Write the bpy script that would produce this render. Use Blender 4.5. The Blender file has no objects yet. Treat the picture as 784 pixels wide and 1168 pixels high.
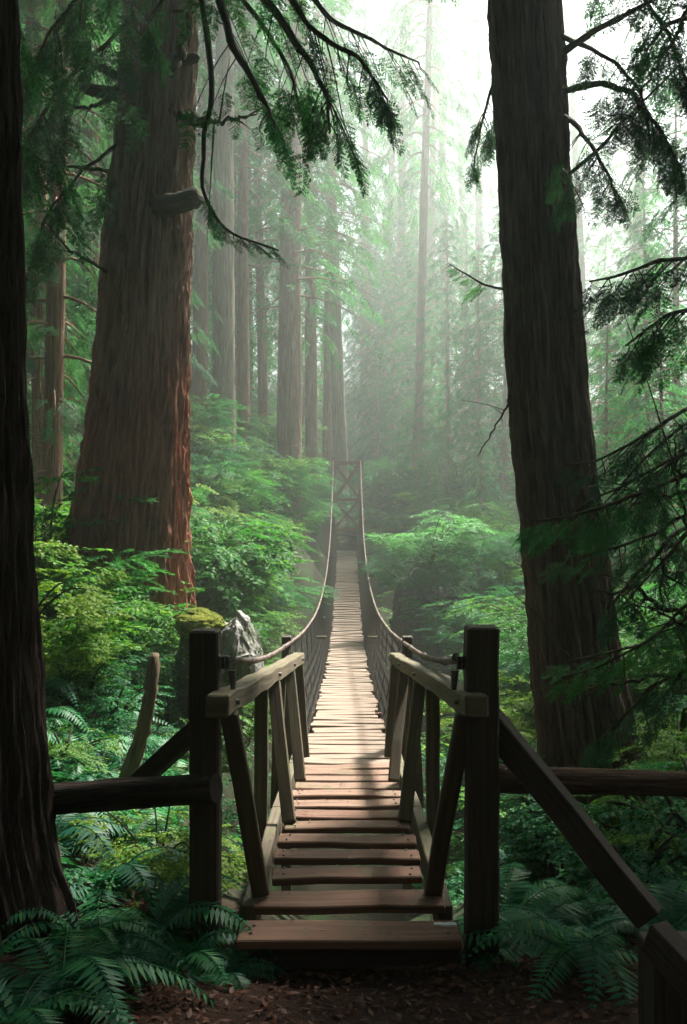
import bpy, math, random
import numpy as np
from mathutils import Vector, Matrix, noise

# ---------------------------------------------------------------- camera, light, exposure
S = bpy.context.scene
CAMZ, F = 2.0, 1130.0
def P(px, py, Y):
    """point seen at photo pixel (px,py) at distance Y"""
    return np.array([(px-392.0)*Y/F, Y, CAMZ-(py-584.0)*Y/F])
cam_d = bpy.data.cameras.new('camera'); cam = bpy.data.objects.new('camera', cam_d)
S.collection.objects.link(cam); S.camera = cam
cam.location = (0, 0, CAMZ); cam.rotation_euler = (math.radians(90), 0, 0)
cam_d.sensor_fit = 'VERTICAL'; cam_d.sensor_height = 36.0; cam_d.lens = 36.0*F/1168.0
cam_d.clip_start = 0.05; cam_d.clip_end = 2000.0
SUN_EL, SUN_AZ = math.radians(52), math.radians(32)
W = bpy.data.worlds.new('World'); S.world = W; W.use_nodes = True
nt = W.node_tree; bg = nt.nodes['Background']
sky = nt.nodes.new('ShaderNodeTexSky'); sky.sky_type = 'NISHITA'; sky.sun_disc = False
sky.sun_elevation = SUN_EL; sky.sun_rotation = SUN_AZ; sky.air_density = 1.0; sky.dust_density = 2.0
nt.links.new(sky.outputs[0], bg.inputs[0]); bg.inputs[1].default_value = 0.05
sl = bpy.data.lights.new('sun', 'SUN'); sl.energy = 5.0; sl.angle = math.radians(5.0); sl.color = (1.0, 0.95, 0.87)
so = bpy.data.objects.new('sun', sl); S.collection.objects.link(so)
sv = Vector((math.sin(SUN_AZ)*math.cos(SUN_EL), math.cos(SUN_AZ)*math.cos(SUN_EL), math.sin(SUN_EL)))
so.rotation_euler = sv.to_track_quat('Z', 'Y').to_euler(); so.location = (10, 40, 60)
S.view_settings.view_transform = 'Standard'; S.view_settings.look = 'None'
S.view_settings.exposure = 2.02; S.view_settings.gamma = 1.0
S.cycles.volume_bounces = 1; S.cycles.max_bounces = 4
S.cycles.diffuse_bounces = 2; S.cycles.transmission_bounces = 4
HAZE_DENSITY = 0.0048

rng = np.random.default_rng(7); rnd = random.Random(11)
C = S.collection.objects

# ---------------------------------------------------------------- helpers
def tag(o, label=None, cat=None, group=None, kind=None):
    if label: o['label'] = label
    if cat: o['category'] = cat
    if group: o['group'] = group
    if kind: o['kind'] = kind
    return o
def empty(name, loc, label=None, cat=None, group=None):
    o = bpy.data.objects.new(name, None); C.link(o); o.location = [float(v) for v in loc]
    o.empty_display_size = 0.2
    return tag(o, label, cat, group)
def copy_tree(o, parent=None):
    c = o.copy(); C.link(c)
    if parent: c.parent = parent
    for ch in list(o.children): copy_tree(ch, c)
    return c
def nrm(v):
    v = np.asarray(v, float); n = np.linalg.norm(v, axis=-1, keepdims=True); return v/np.maximum(n, 1e-9)

class MB:
    """collects quads / ngons with per-corner uv and links them as one mesh"""
    def __init__(s): s.v = []; s.n = 0; s.q = []; s.quv = []; s.ng = []
    def leafs(s, Q):                       # (N,4,3) loose quads
        N = len(Q)
        if N == 0: return s
        s.v.append(Q.reshape(-1, 3)); idx = np.arange(N*4).reshape(N, 4)+s.n; s.q.append(idx)
        s.quv.append(np.tile(np.array([[0, 0], [.5, 0], [1, 1], [0, 1]], float), (N, 1, 1))); s.n += N*4
        return s
    def loft(s, R, u=None, per=None, cap=True, uoff=0.0, voff=0.0):
        R = np.asarray(R, float); nr, ns = R.shape[:2]
        b = s.n; s.v.append(R.reshape(-1, 3)); s.n += nr*ns
        if u is None:
            c = R.mean(1); u = np.concatenate([[0], np.cumsum(np.linalg.norm(np.diff(c, axis=0), axis=1))])
        if per is None:
            r0 = R[nr//2]; d = np.linalg.norm(np.roll(r0, -1, 0)-r0, axis=1); per = np.concatenate([[0], np.cumsum(d)])
        i = np.arange(nr-1)[:, None]; j = np.arange(ns)[None, :]; j2 = (j+1) % ns
        q = np.stack([b+i*ns+j, b+i*ns+j2, b+(i+1)*ns+j2, b+(i+1)*ns+j], -1).reshape(-1, 4)
        U = np.asarray(u)+uoff; V = np.asarray(per)+voff
        z = np.zeros((nr-1, ns))
        uv = np.stack([np.stack([U[i]+z, V[j]+z], -1), np.stack([U[i]+z, V[j+1]+z], -1),
                       np.stack([U[i+1]+z, V[j+1]+z], -1), np.stack([U[i+1]+z, V[j]+z], -1)], 2).reshape(-1, 4, 2)
        s.q.append(q); s.quv.append(uv)
        if cap:
            s.ng.append([b+k for k in range(ns)][::-1]); s.ng.append([b+(nr-1)*ns+k for k in range(ns)])
        return s
    def build(s, name, mat, parent=None, smooth=False, local=False):
        V = np.concatenate(s.v) if s.v else np.zeros((0, 3))
        if parent is not None and not local: V = V-np.array(parent_loc(parent))
        Q = np.concatenate(s.q); UV = np.concatenate(s.quv)
        me = bpy.data.meshes.new(name)
        nq = len(Q); ngl = [len(g) for g in s.ng]; nl = nq*4+sum(ngl)
        me.vertices.add(len(V)); me.vertices.foreach_set('co', np.ascontiguousarray(V, dtype=np.float32).ravel())
        me.loops.add(nl); li = np.concatenate([Q.ravel()]+[np.array(g) for g in s.ng]).astype(np.int32)
        me.loops.foreach_set('vertex_index', li)
        me.polygons.add(nq+len(ngl))
        ls = np.concatenate([np.arange(nq)*4, nq*4+np.cumsum([0]+ngl[:-1]) if ngl else np.zeros(0)]).astype(np.int32)
        me.polygons.foreach_set('loop_start', ls)
        uvl = me.uv_layers.new(name='UVMap')
        uva = UV.reshape(-1, 2)
        if ngl: uva = np.concatenate([uva, V[li[nq*4:]][:, [0, 2]]*0.3])
        uvl.data.foreach_set('uv', np.ascontiguousarray(uva, dtype=np.float32).ravel())
        me.update(calc_edges=True)
        me.polygons.foreach_set('use_smooth', np.full(nq+len(ngl), smooth, dtype=bool))
        me.materials.append(mat); me.validate()
        o = bpy.data.objects.new(name, me); C.link(o)
        if parent is not None: o.parent = parent
        return o
def parent_loc(o):
    l = np.array(o.location)
    while o.parent: o = o.parent; l = l+np.array(o.location)
    return l

def frame(d, up=(0, 0, 1)):
    d = nrm(d); s = np.cross(d, up)
    if np.linalg.norm(s) < 1e-4: s = np.cross(d, (0, 1, 0))
    s = nrm(s); return d, s, np.cross(s, d)
def tube(mb, pts, rads, ns=8, jit=0.0, cap=True, uoff=None):
    pts = np.asarray(pts, float); k = len(pts); rads = np.broadcast_to(np.asarray(rads, float), (k,))
    T = np.gradient(pts, axis=0); R = []
    ref = np.array([0, 0, 1.0]) if abs(nrm(T[0])[2]) < .9 else np.array([1.0, 0, 0])
    a = np.arange(ns)*2*math.pi/ns
    for i in range(k):
        d = nrm(T[i]); s_ = nrm(np.cross(d, ref)); n_ = np.cross(s_, d)
        rr = rads[i]*(1+jit*rng.normal(size=ns)) if jit else rads[i]
        R.append(pts[i]+(np.cos(a)*rr)[:, None]*s_+(np.sin(a)*rr)[:, None]*n_)
    return mb.loft(R, cap=cap, uoff=rnd.random()*50 if uoff is None else uoff)
def smooth_path(ctrl, n=24):
    """Catmull-Rom through control points"""
    c = np.asarray(ctrl, float); c = np.vstack([2*c[0]-c[1], c, 2*c[-1]-c[-2]])
    out = []; segs = len(c)-3
    for t in np.linspace(0, segs-1e-6, n):
        i = int(t); f = t-i; p0, p1, p2, p3 = c[i:i+4]
        out.append(.5*((2*p1)+(-p0+p2)*f+(2*p0-5*p1+4*p2-p3)*f*f+(-p0+3*p1-3*p2+p3)*f**3))
    return np.array(out)
def beam(mb, p0, p1, w, h, up=(0, 0, 1), ch=0.006, seg=None, wob=0.003, taper=1.0):
    """chamfered timber from p0 to p1; w sideways, h along up"""
    p0 = np.asarray(p0, float); p1 = np.asarray(p1, float); d, s_, n_ = frame(p1-p0, up); L = np.linalg.norm(p1-p0)
    seg = seg or max(2, int(L/0.25))
    def ring(c, w, h, k):
        a, b = w/2, h/2
        o = [(-a+k, -b), (a-k, -b), (a, -b+k), (a, b-k), (a-k, b), (-a+k, b), (-a, b-k), (-a, -b+k)]
        return [c+x*s_+y*n_ for x, y in o]
    R = [ring(p0, w-2*ch, h-2*ch, ch)]; us = [0]
    for i in range(seg+1):
        f = i/seg; f2 = min(max(f, ch/L), 1-ch/L); k = 1+(taper-1)*f
        c = p0+(p1-p0)*f2+(rng.normal(size=3)*wob if 0 < i < seg else 0)
        R.append(ring(c, w*k*(1+wob*rng.normal()*3), h*k*(1+wob*rng.normal()*3), ch)); us.append(f2*L)
    R.append(ring(p1, w*taper-2*ch, h*taper-2*ch, ch)); us.append(L)
    return mb.loft(R, u=us, uoff=rnd.random()*60, voff=rnd.random()*20)

# ---------------------------------------------------------------- materials
def mat(name):
    m = bpy.data.materials.new(name); m.use_nodes = True; nt = m.node_tree; nt.nodes.clear()
    out = nt.nodes.new('ShaderNodeOutputMaterial'); return m, nt, out
def node(nt, t, **kw):
    n = nt.nodes.new(t)
    for k, v in kw.items():
        if k.startswith('i_'):
            key = k[2:]; key = int(key) if key.isdigit() else key.replace('_', ' ')
            n.inputs[key].default_value = v
        else: setattr(n, k, v)
    return n
def ramp(nt, stops, fac):
    r = nt.nodes.new('ShaderNodeValToRGB'); e = r.color_ramp.elements
    while len(e) < len(stops): e.new(.5)
    for el, (p, c) in zip(e, stops): el.position = p; el.color = (*c, 1)
    nt.links.new(fac, r.inputs[0]); return r.outputs[0]
def noise_tex(nt, vec, scale, detail=4, rough=.55, dist=0):
    n = node(nt, 'ShaderNodeTexNoise'); n.inputs['Scale'].default_value = scale; n.inputs['Detail'].default_value = detail
    n.inputs['Roughness'].default_value = rough; n.inputs['Distortion'].default_value = dist
    nt.links.new(vec, n.inputs['Vector']); return n.outputs['Fac']
def mapping(nt, vec, sc):
    m = node(nt, 'ShaderNodeMapping'); m.inputs['Scale'].default_value = sc; nt.links.new(vec, m.inputs['Vector']); return m.outputs[0]
def mixc(nt, fac, a, b, mode='MIX'):
    m = node(nt, 'ShaderNodeMix', data_type='RGBA', blend_type=mode)
    for sock, v in ((m.inputs[0], fac), (m.inputs[6], a), (m.inputs[7], b)):
        if hasattr(v, 'is_linked'): nt.links.new(v, sock)
        elif isinstance(v, (int, float)): sock.default_value = v
        else: sock.default_value = (*v, 1)
    return m.outputs[2]

def wood(name, dark, mid, light, moss=0.0, mosscol=(.06, .09, .02), rough=.8):
    m, nt, out = mat(name); uv = node(nt, 'ShaderNodeUVMap').outputs[0]
    g = noise_tex(nt, mapping(nt, uv, (1.2, 45, 1)), 1.0, 6, .65, .4)
    big = noise_tex(nt, mapping(nt, uv, (1.5, 4, 1)), 1.0, 3)
    col = ramp(nt, [(.28, dark), (.5, mid), (.75, light)], g)
    col = mixc(nt, big, col, mixc(nt, .5, col, dark), 'MIX')
    obj = node(nt, 'ShaderNodeTexCoord').outputs['Object']
    if moss:
        mf = noise_tex(nt, obj, 5.0, 6, .7)
        geo = node(nt, 'ShaderNodeNewGeometry'); sx = node(nt, 'ShaderNodeSeparateXYZ'); nt.links.new(geo.outputs['Normal'], sx.inputs[0])
        ma = node(nt, 'ShaderNodeMath', operation='MULTIPLY_ADD'); nt.links.new(sx.outputs[2], ma.inputs[0]); ma.inputs[1].default_value = .12; nt.links.new(mf, ma.inputs[2])
        r = ramp(nt, [(.66-.25*moss, (0, 0, 0)), (.86-.25*moss, (1, 1, 1))], ma.outputs[0])
        col = mixc(nt, r, col, mosscol)
    st = noise_tex(nt, obj, 22, 3, .6); col = mixc(nt, ramp(nt, [(.62, (0, 0, 0)), (.72, (.55, .55, .55))], st), col, dark)
    b = node(nt, 'ShaderNodeBsdfPrincipled'); b.inputs['Roughness'].default_value = rough
    nt.links.new(col, b.inputs['Base Color'])
    bp = node(nt, 'ShaderNodeBump'); bp.inputs['Strength'].default_value = .5; bp.inputs['Distance'].default_value = .006
    nt.links.new(g, bp.inputs['Height']); nt.links.new(bp.outputs[0], b.inputs['Normal']); nt.links.new(b.outputs[0], out.inputs[0]); return m

def bark(name, dark, mid, light, moss=.3, upper=None, freq=1.0, mosscol=(.05, .085, .02)):
    m, nt, out = mat(name); uv = node(nt, 'ShaderNodeUVMap').outputs[0]
    f = noise_tex(nt, mapping(nt, uv, (1.1*freq, 17*freq, 1)), 1.0, 7, .68, .7)
    f2 = noise_tex(nt, mapping(nt, uv, (3*freq, 38*freq, 1)), 1.0, 4, .6)
    col = ramp(nt, [(.36, dark), (.5, mid), (.64, light)], f)
    if upper:
        sx = node(nt, 'ShaderNodeSeparateXYZ'); nt.links.new(uv, sx.inputs[0])
        big = noise_tex(nt, mapping(nt, uv, (.35, 1.2, 1)), 1, 4, .6)
        ma = node(nt, 'ShaderNodeMath', operation='MULTIPLY_ADD'); nt.links.new(big, ma.inputs[0]); ma.inputs[1].default_value = 4.0; nt.links.new(sx.outputs[0], ma.inputs[2])
        mr = node(nt, 'ShaderNodeMapRange'); nt.links.new(ma.outputs[0], mr.inputs[0]); mr.inputs[1].default_value = upper[0]; mr.inputs[2].default_value = upper[1]
        cu = ramp(nt, [(.36, upper[2]), (.5, upper[3]), (.64, upper[4])], f)
        col = mixc(nt, mr.outputs[0], col, cu)
    col = mixc(nt, .35, col, ramp(nt, [(.35, dark), (.65, light)], f2))
    obj = node(nt, 'ShaderNodeTexCoord').outputs['Object']
    mf = noise_tex(nt, mapping(nt, obj, (1, 1, .45)), 2.4, 6, .72)
    r = ramp(nt, [(.70-.25*moss, (0, 0, 0)), (.86-.25*moss, (.85, .85, .85))], mf); col = mixc(nt, r, col, mosscol)
    b = node(nt, 'ShaderNodeBsdfPrincipled'); b.inputs['Roughness'].default_value = .9; b.inputs['Specular IOR Level'].default_value = .2
    nt.links.new(col, b.inputs['Base Color'])
    h = node(nt, 'ShaderNodeMath', operation='ADD'); nt.links.new(f, h.inputs[0]); nt.links.new(f2, h.inputs[1])
    bp = node(nt, 'ShaderNodeBump'); bp.inputs['Strength'].default_value = 1.0; bp.inputs['Distance'].default_value = .05
    nt.links.new(h.outputs[0], bp.inputs['Height']); nt.links.new(bp.outputs[0], b.inputs['Normal']); nt.links.new(b.outputs[0], out.inputs[0]); return m

def leaf(name, a, b_, c=None, trans=.4, gloss=.015, rough=.5):
    """leaf colour varies leaf by leaf, clump by clump and plant by plant"""
    m, nt, out = mat(name); geo = node(nt, 'ShaderNodeNewGeometry')
    oi = node(nt, 'ShaderNodeObjectInfo'); tc = node(nt, 'ShaderNodeTexCoord')
    col = ramp(nt, [(.0, a), (.85, b_), (1.0, c or b_)], geo.outputs['Random Per Island'])
    cl = noise_tex(nt, tc.outputs['Object'], 1.3, 3)
    col = mixc(nt, ramp(nt, [(.35, (0, 0, 0)), (.7, (.6, .6, .6))], cl), col, b_)
    hs = node(nt, 'ShaderNodeHueSaturation'); nt.links.new(col, hs.inputs['Color'])
    mr = node(nt, 'ShaderNodeMapRange'); nt.links.new(oi.outputs['Random'], mr.inputs[0]); mr.inputs[3].default_value = .7; mr.inputs[4].default_value = 1.3
    nt.links.new(mr.outputs[0], hs.inputs['Value'])
    mr2 = node(nt, 'ShaderNodeMapRange'); nt.links.new(oi.outputs['Random'], mr2.inputs[0]); mr2.inputs[3].default_value = .525; mr2.inputs[4].default_value = .475
    nt.links.new(mr2.outputs[0], hs.inputs['Hue']); col = hs.outputs[0]
    d = node(nt, 'ShaderNodeBsdfDiffuse'); t = node(nt, 'ShaderNodeBsdfTranslucent'); g = node(nt, 'ShaderNodeBsdfGlossy'); g.inputs['Roughness'].default_value = rough
    nt.links.new(col, d.inputs[0])
    tcol = mixc(nt, 1.0, col, (1.25, 1.35, .8), 'MULTIPLY'); nt.links.new(tcol, t.inputs[0])
    mx = node(nt, 'ShaderNodeMixShader'); mx.inputs[0].default_value = trans; nt.links.new(d.outputs[0], mx.inputs[1]); nt.links.new(t.outputs[0], mx.inputs[2])
    m2 = node(nt, 'ShaderNodeMixShader'); m2.inputs[0].default_value = gloss; nt.links.new(mx.outputs[0], m2.inputs[1]); nt.links.new(g.outputs[0], m2.inputs[2])
    nt.links.new(m2.outputs[0], out.inputs[0]); return m

M = {}
M['plank'] = wood('weathered_lit_plank', (.11, .068, .045), (.29, .21, .15), (.43, .34, .26), .0)  # lighter copy of the deck wood, carrying sunlight in its tone
M['tread_b'] = wood('half_shaded_tread_wood', (.10, .05, .03), (.255, .145, .09), (.40, .265, .185), .04)  # in-between tone bridging shaded treads and lit planks
M['tread'] = wood('shaded_wet_tread_wood', (.055, .023, .012), (.175, .078, .041), (.30, .155, .088), .05)  # darker for wet wood and with bridge-head shade in the colour
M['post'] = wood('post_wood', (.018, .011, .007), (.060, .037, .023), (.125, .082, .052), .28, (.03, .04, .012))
M['rail'] = wood('rail_wood', (.06, .042, .022), (.165, .125, .068), (.29, .23, .135), .36, (.08, .095, .025))
M['bal'] = wood('baluster_wood', (.045, .03, .017), (.115, .085, .048), (.21, .165, .095), .35, (.08, .10, .025))
M['tower'] = wood('tower_wood', (.08, .025, .015), (.21, .072, .042), (.31, .13, .08), .0)
M['log'] = bark('log_bark', (.05, .025, .016), (.15, .08, .052), (.26, .155, .105), .08, freq=1.6)
M['bark_red'] = bark('red_cedar_bark', (.07, .021, .012), (.31, .10, .058), (.50, .22, .135), .08,
                     upper=(4.6, 7.8, (.13, .10, .085), (.40, .335, .285), (.58, .52, .455)))
M['bark_dark'] = bark('dark_cedar_bark', (.028, .017, .013), (.125, .08, .062), (.27, .19, .15), .20)
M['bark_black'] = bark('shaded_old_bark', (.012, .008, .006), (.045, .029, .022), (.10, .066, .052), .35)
M['bark_tan'] = bark('tan_bark', (.12, .09, .06), (.25, .20, .145), (.38, .31, .23), .15)
M['stem'] = bark('pale_stem_bark', (.10, .07, .04), (.30, .22, .14), (.48, .38, .26), .5, freq=2.0, mosscol=(.09, .13, .02))
M['bark_far'] = bark('brown_bark', (.09, .042, .026), (.27, .145, .09), (.42, .265, .185), .12)
M['moss_limb'] = bark('mossy_limb_bark', (.02, .017, .01), (.05, .045, .022), (.10, .095, .045), .55)
M['conifer'] = leaf('conifer_needles', (.017, .068, .038), (.042, .135, .062), (.08, .18, .062), .42)
M['conifer_b'] = leaf('hemlock_needles', (.014, .088, .036), (.042, .20, .056), (.12, .28, .05), .45)
M['bush'] = leaf('shrub_leaves', (.020, .095, .020), (.075, .24, .030), (.24, .34, .035), .45)
M['bush_pale'] = leaf('pale_leaves', (.06, .19, .08), (.14, .36, .13), (.24, .44, .16), .45)
M['bush_b'] = leaf('yellowgreen_leaves', (.05, .16, .022), (.14, .28, .03), (.30, .33, .04), .45)
M['fern'] = leaf('fern_fronds', (.010, .105, .050), (.030, .185, .075), (.10, .24, .05), .35, .03)
M['herb'] = leaf('ground_leaves', (.010, .095, .040), (.03, .18, .05), (.10, .24, .035), .35)
M['autumn'] = leaf('orange_leaves', (.30, .09, .03), (.45, .16, .05), (.5, .2, .06), .35)
M['litter'] = leaf('leaf_litter', (.05, .02, .012), (.13, .05, .03), (.22, .10, .06), .1, .02)

def cable_mat():
    m, nt, out = mat('rusty_cable'); uv = node(nt, 'ShaderNodeUVMap').outputs[0]
    w = node(nt, 'ShaderNodeTexWave'); w.inputs['Scale'].default_value = 14; nt.links.new(uv, w.inputs[0])
    n = noise_tex(nt, node(nt, 'ShaderNodeTexCoord').outputs['Object'], 6, 4)
    col = ramp(nt, [(.3, (.06, .035, .026)), (.7, (.22, .155, .12))], n)
    b = node(nt, 'ShaderNodeBsdfPrincipled'); b.inputs['Roughness'].default_value = .6; b.inputs['Metallic'].default_value = .3; nt.links.new(col, b.inputs['Base Color'])
    bp = node(nt, 'ShaderNodeBump'); bp.inputs['Distance'].default_value = .008; nt.links.new(w.outputs['Fac'], bp.inputs['Height']); nt.links.new(bp.outputs[0], b.inputs['Normal'])
    nt.links.new(b.outputs[0], out.inputs[0]); return m
def metal_mat(name, c, met=.7, r=.55):
    m, nt, out = mat(name); n = noise_tex(nt, node(nt, 'ShaderNodeTexCoord').outputs['Object'], 40, 4)
    col = ramp(nt, [(.35, tuple(x*.5 for x in c)), (.65, c)], n)
    b = node(nt, 'ShaderNodeBsdfPrincipled'); b.inputs['Roughness'].default_value = r; b.inputs['Metallic'].default_value = met
    nt.links.new(col, b.inputs['Base Color']); nt.links.new(b.outputs[0], out.inputs[0]); return m
M['cable'] = cable_mat(); M['wire'] = metal_mat('net_wire', (.05, .04, .034), .2); M['bolt'] = metal_mat('bolt_steel', (.18, .16, .15))
M['white'] = metal_mat('white_tag', (.8, .8, .78), 0)
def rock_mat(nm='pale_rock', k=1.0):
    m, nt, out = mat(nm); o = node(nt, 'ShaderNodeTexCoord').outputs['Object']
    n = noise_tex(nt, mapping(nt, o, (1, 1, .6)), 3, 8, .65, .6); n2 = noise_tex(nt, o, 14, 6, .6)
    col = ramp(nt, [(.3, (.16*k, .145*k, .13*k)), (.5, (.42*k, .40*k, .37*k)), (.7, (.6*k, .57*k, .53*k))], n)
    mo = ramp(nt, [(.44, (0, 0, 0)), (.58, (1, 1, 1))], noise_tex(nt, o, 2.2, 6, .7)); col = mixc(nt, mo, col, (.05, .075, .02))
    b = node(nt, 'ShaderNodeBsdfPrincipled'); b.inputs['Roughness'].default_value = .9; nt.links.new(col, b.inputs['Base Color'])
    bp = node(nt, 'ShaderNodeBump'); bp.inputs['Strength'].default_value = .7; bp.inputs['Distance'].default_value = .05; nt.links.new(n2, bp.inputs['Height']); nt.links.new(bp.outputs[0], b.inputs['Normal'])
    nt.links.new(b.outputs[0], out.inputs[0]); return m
def moss_mat():
    m, nt, out = mat('moss'); o = node(nt, 'ShaderNodeTexCoord').outputs['Object']
    n = noise_tex(nt, o, 9, 8, .7); n2 = noise_tex(nt, o, 70, 4, .7)
    col = ramp(nt, [(.3, (.07, .10, .015)), (.5, (.17, .20, .03)), (.75, (.30, .29, .05))], n)
    b = node(nt, 'ShaderNodeBsdfPrincipled'); b.inputs['Roughness'].default_value = 1; b.inputs['Specular IOR Level'].default_value = .1
    nt.links.new(col, b.inputs['Base Color'])
    bp = node(nt, 'ShaderNodeBump'); bp.inputs['Strength'].default_value = 1; bp.inputs['Distance'].default_value = .03; nt.links.new(n2, bp.inputs['Height']); nt.links.new(bp.outputs[0], b.inputs['Normal'])
    nt.links.new(b.outputs[0], out.inputs[0]); return m
def ground_mat():
    m, nt, out = mat('forest_floor'); o = node(nt, 'ShaderNodeTexCoord').outputs['Object']
    n = noise_tex(nt, o, 1.2, 8, .7); n2 = noise_tex(nt, o, 30, 6, .75)
    soil = ramp(nt, [(.3, (.018, .009, .006)), (.55, (.05, .024, .015)), (.75, (.10, .05, .032))], n2)
    mo = ramp(nt, [(.48, (0, 0, 0)), (.62, (1, 1, 1))], n)
    # moss and duff away from the trodden path at the bridge head
    sx = node(nt, 'ShaderNodeSeparateXYZ'); nt.links.new(o, sx.inputs[0])
    ab = node(nt, 'ShaderNodeMath', operation='ABSOLUTE'); nt.links.new(sx.outputs[0], ab.inputs[0])
    mr = node(nt, 'ShaderNodeMapRange'); nt.links.new(ab.outputs[0], mr.inputs[0]); mr.inputs[1].default_value = .9; mr.inputs[2].default_value = 2.2
    my = node(nt, 'ShaderNodeMapRange'); nt.links.new(sx.outputs[1], my.inputs[0]); my.inputs[1].default_value = 5.2; my.inputs[2].default_value = 6.5
    mm = node(nt, 'ShaderNodeMath', operation='MAXIMUM'); nt.links.new(mr.outputs[0], mm.inputs[0]); nt.links.new(my.outputs[0], mm.inputs[1])
    mu = node(nt, 'ShaderNodeMath', operation='MULTIPLY'); nt.links.new(mo, mu.inputs[0]); nt.links.new(mm.outputs[0], mu.inputs[1])
    my2 = node(nt, 'ShaderNodeMath', operation='MULTIPLY'); nt.links.new(my.outputs[0], my2.inputs[0]); my2.inputs[1].default_value = .8
    soil = mixc(nt, my2.outputs[0], soil, (.028, .030, .016))
    col = mixc(nt, mu.outputs[0], soil, (.035, .065, .020))
    b = node(nt, 'ShaderNodeBsdfPrincipled'); b.inputs['Roughness'].default_value = .95; b.inputs['Specular IOR Level'].default_value = .2
    nt.links.new(col, b.inputs['Base Color'])
    bp = node(nt, 'ShaderNodeBump'); bp.inputs['Strength'].default_value = .9; bp.inputs['Distance'].default_value = .03; nt.links.new(n2, bp.inputs['Height']); nt.links.new(bp.outputs[0], b.inputs['Normal'])
    nt.links.new(b.outputs[0], out.inputs[0]); return m
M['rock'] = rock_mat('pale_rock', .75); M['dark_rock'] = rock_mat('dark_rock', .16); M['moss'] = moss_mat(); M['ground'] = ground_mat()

# ---------------------------------------------------------------- terrain
CP = np.array([  # x, y, z relative to the camera
    (0, -8, -1.3), (0, 0, -1.62), (-4, 0, -1.5), (4, 0, -1.6), (0, 3, -1.92), (0, 4.2, -2.02), (0, 5.0, -2.2), (-1.8, 4.5, -1.85), (-1, 5, -2.1), (1.1, 5, -2.15), (2.2, 4.5, -2.0),
    (0, 6.5, -2.9), (0, 8.5, -4.2), (0, 12, -6.2), (0, 20, -7.6), (0, 28, -7.2), (0, 35, -5.0), (0, 38.5, -3.0), (0, 41, -2.0), (0, 46, -.9), (0, 55, 1.5), (0, 80, 6), (0, 130, 18), (0, 220, 16),
    (-1.4, 6.5, -2.0), (-2.0, 8, -1.5), (-1.3, 8.5, -2.6), (-2.7, 12, -1.0), (-1.3, 12, -4.2), (-1.9, 12, -2.0), (-4, 9, -.9), (-5, 14, -.2), (-8, 10, .2), (-4.2, 18, -.4), (-2.6, 18, -2.0), (-1.4, 19, -4.8),
    (-2.4, 24, -1.8), (-3.6, 26, .6), (-1.3, 25, -4.8), (-3.8, 30, 1.5), (-2.2, 33, .2), (-2.1, 37, 1.6), (-6, 32, 2.5), (-2, 45, 2.0), (-12, 20, 1.6), (-14, 36, 4), (-10, 50, 5), (-30, 30, 7), (-40, 80, 12), (-15, 90, 8),
    (2.1, 8.5, -2.4), (1.3, 9, -3.2), (3.6, 8, -2.0), (1.8, 13, -3.6), (3.2, 13, -2.4), (6, 12, -1.6), (1.8, 20, -5.2), (3.2, 20, -3.0), (1.9, 26, -3.6), (3.5, 27, -1.6), (6, 25, -1.4), (2.2, 34, -2.0), (4, 38, -.6),
    (8, 38, .4), (3, 48, .8), (14, 24, -.4), (16, 45, 2.5), (12, 70, 4), (30, 30, 2), (40, 80, 7), (-30, 0, 1), (30, 0, -1), (-80, 100, 18), (80, 100, 12), (-80, 0, 6), (80, 0, 2), (0, -20, 6), (-20, -20, 9), (20, -20, 8), (0, -45, 24), (40, -40, 24), (-40, -40, 26), (0, -110, 30)], float)  # unseen hill behind the viewer is raised to block sky light
def _rbf():
    X = CP[:, :2]; D = np.linalg.norm(X[:, None]-X[None], axis=-1); n = len(X)
    A = np.zeros((n+3, n+3)); A[:n, :n] = D+np.eye(n)*-0.02; A[:n, n] = 1; A[:n, n+1:] = X; A[n, :n] = 1; A[n+1:, :n] = X.T
    return np.linalg.solve(A, np.concatenate([CP[:, 2], np.zeros(3)]))
RW = _rbf()
def hz(x, y):
    x = np.atleast_1d(np.asarray(x, float)); y = np.atleast_1d(np.asarray(y, float)); sh = x.shape; x = x.ravel(); y = y.ravel(); out = np.empty(len(x))
    for i in range(0, len(x), 4000):
        X = np.stack([x[i:i+4000], y[i:i+4000]], -1); D = np.linalg.norm(X[:, None]-CP[None, :, :2], axis=-1)
        out[i:i+4000] = D@RW[:-3]+RW[-3]+X@RW[-2:]
    b = .10*np.sin(x*1.7+y*.6)*np.sin(y*1.3-x*.4)+.04*np.sin(x*5.1+1)*np.sin(y*4.3)
    w = np.clip((np.hypot(x, y-3)-1.5)/4, 0.15, 1)
    return (out+b*w+CAMZ).reshape(sh)
def h1(x, y): return float(hz(x, y)[0])
gx = np.unique(np.concatenate([np.arange(-260, -20, 8.), np.arange(-20, -6, 1.), np.arange(-6, 6, .2), np.arange(6, 20, 1.), np.arange(20, 261, 8.)]))
gy = np.unique(np.concatenate([np.arange(-120, -10, 8.), np.arange(-10, 0, 1.), np.arange(0, 14, .2), np.arange(14, 50, .5), np.arange(50, 100, 3.), np.arange(100, 421, 12.)]))
GX, GY = np.meshgrid(gx, gy); GZ = hz(GX, GY); GZ = np.maximum(GZ, -8.0+0*GZ)
near = (np.abs(GX) < 6) & (GY < 8) & (GY > 0)
GZ = GZ+near*rng.normal(size=GZ.shape)*.008
mb = MB(); V = np.stack([GX, GY, GZ], -1); ny, nx = GX.shape; mb.v.append(V.reshape(-1, 3)); mb.n = ny*nx
ii, jj = np.meshgrid(np.arange(ny-1), np.arange(nx-1), indexing='ij'); q = np.stack([ii*nx+jj, ii*nx+jj+1, (ii+1)*nx+jj+1, (ii+1)*nx+jj], -1).reshape(-1, 4)
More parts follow.
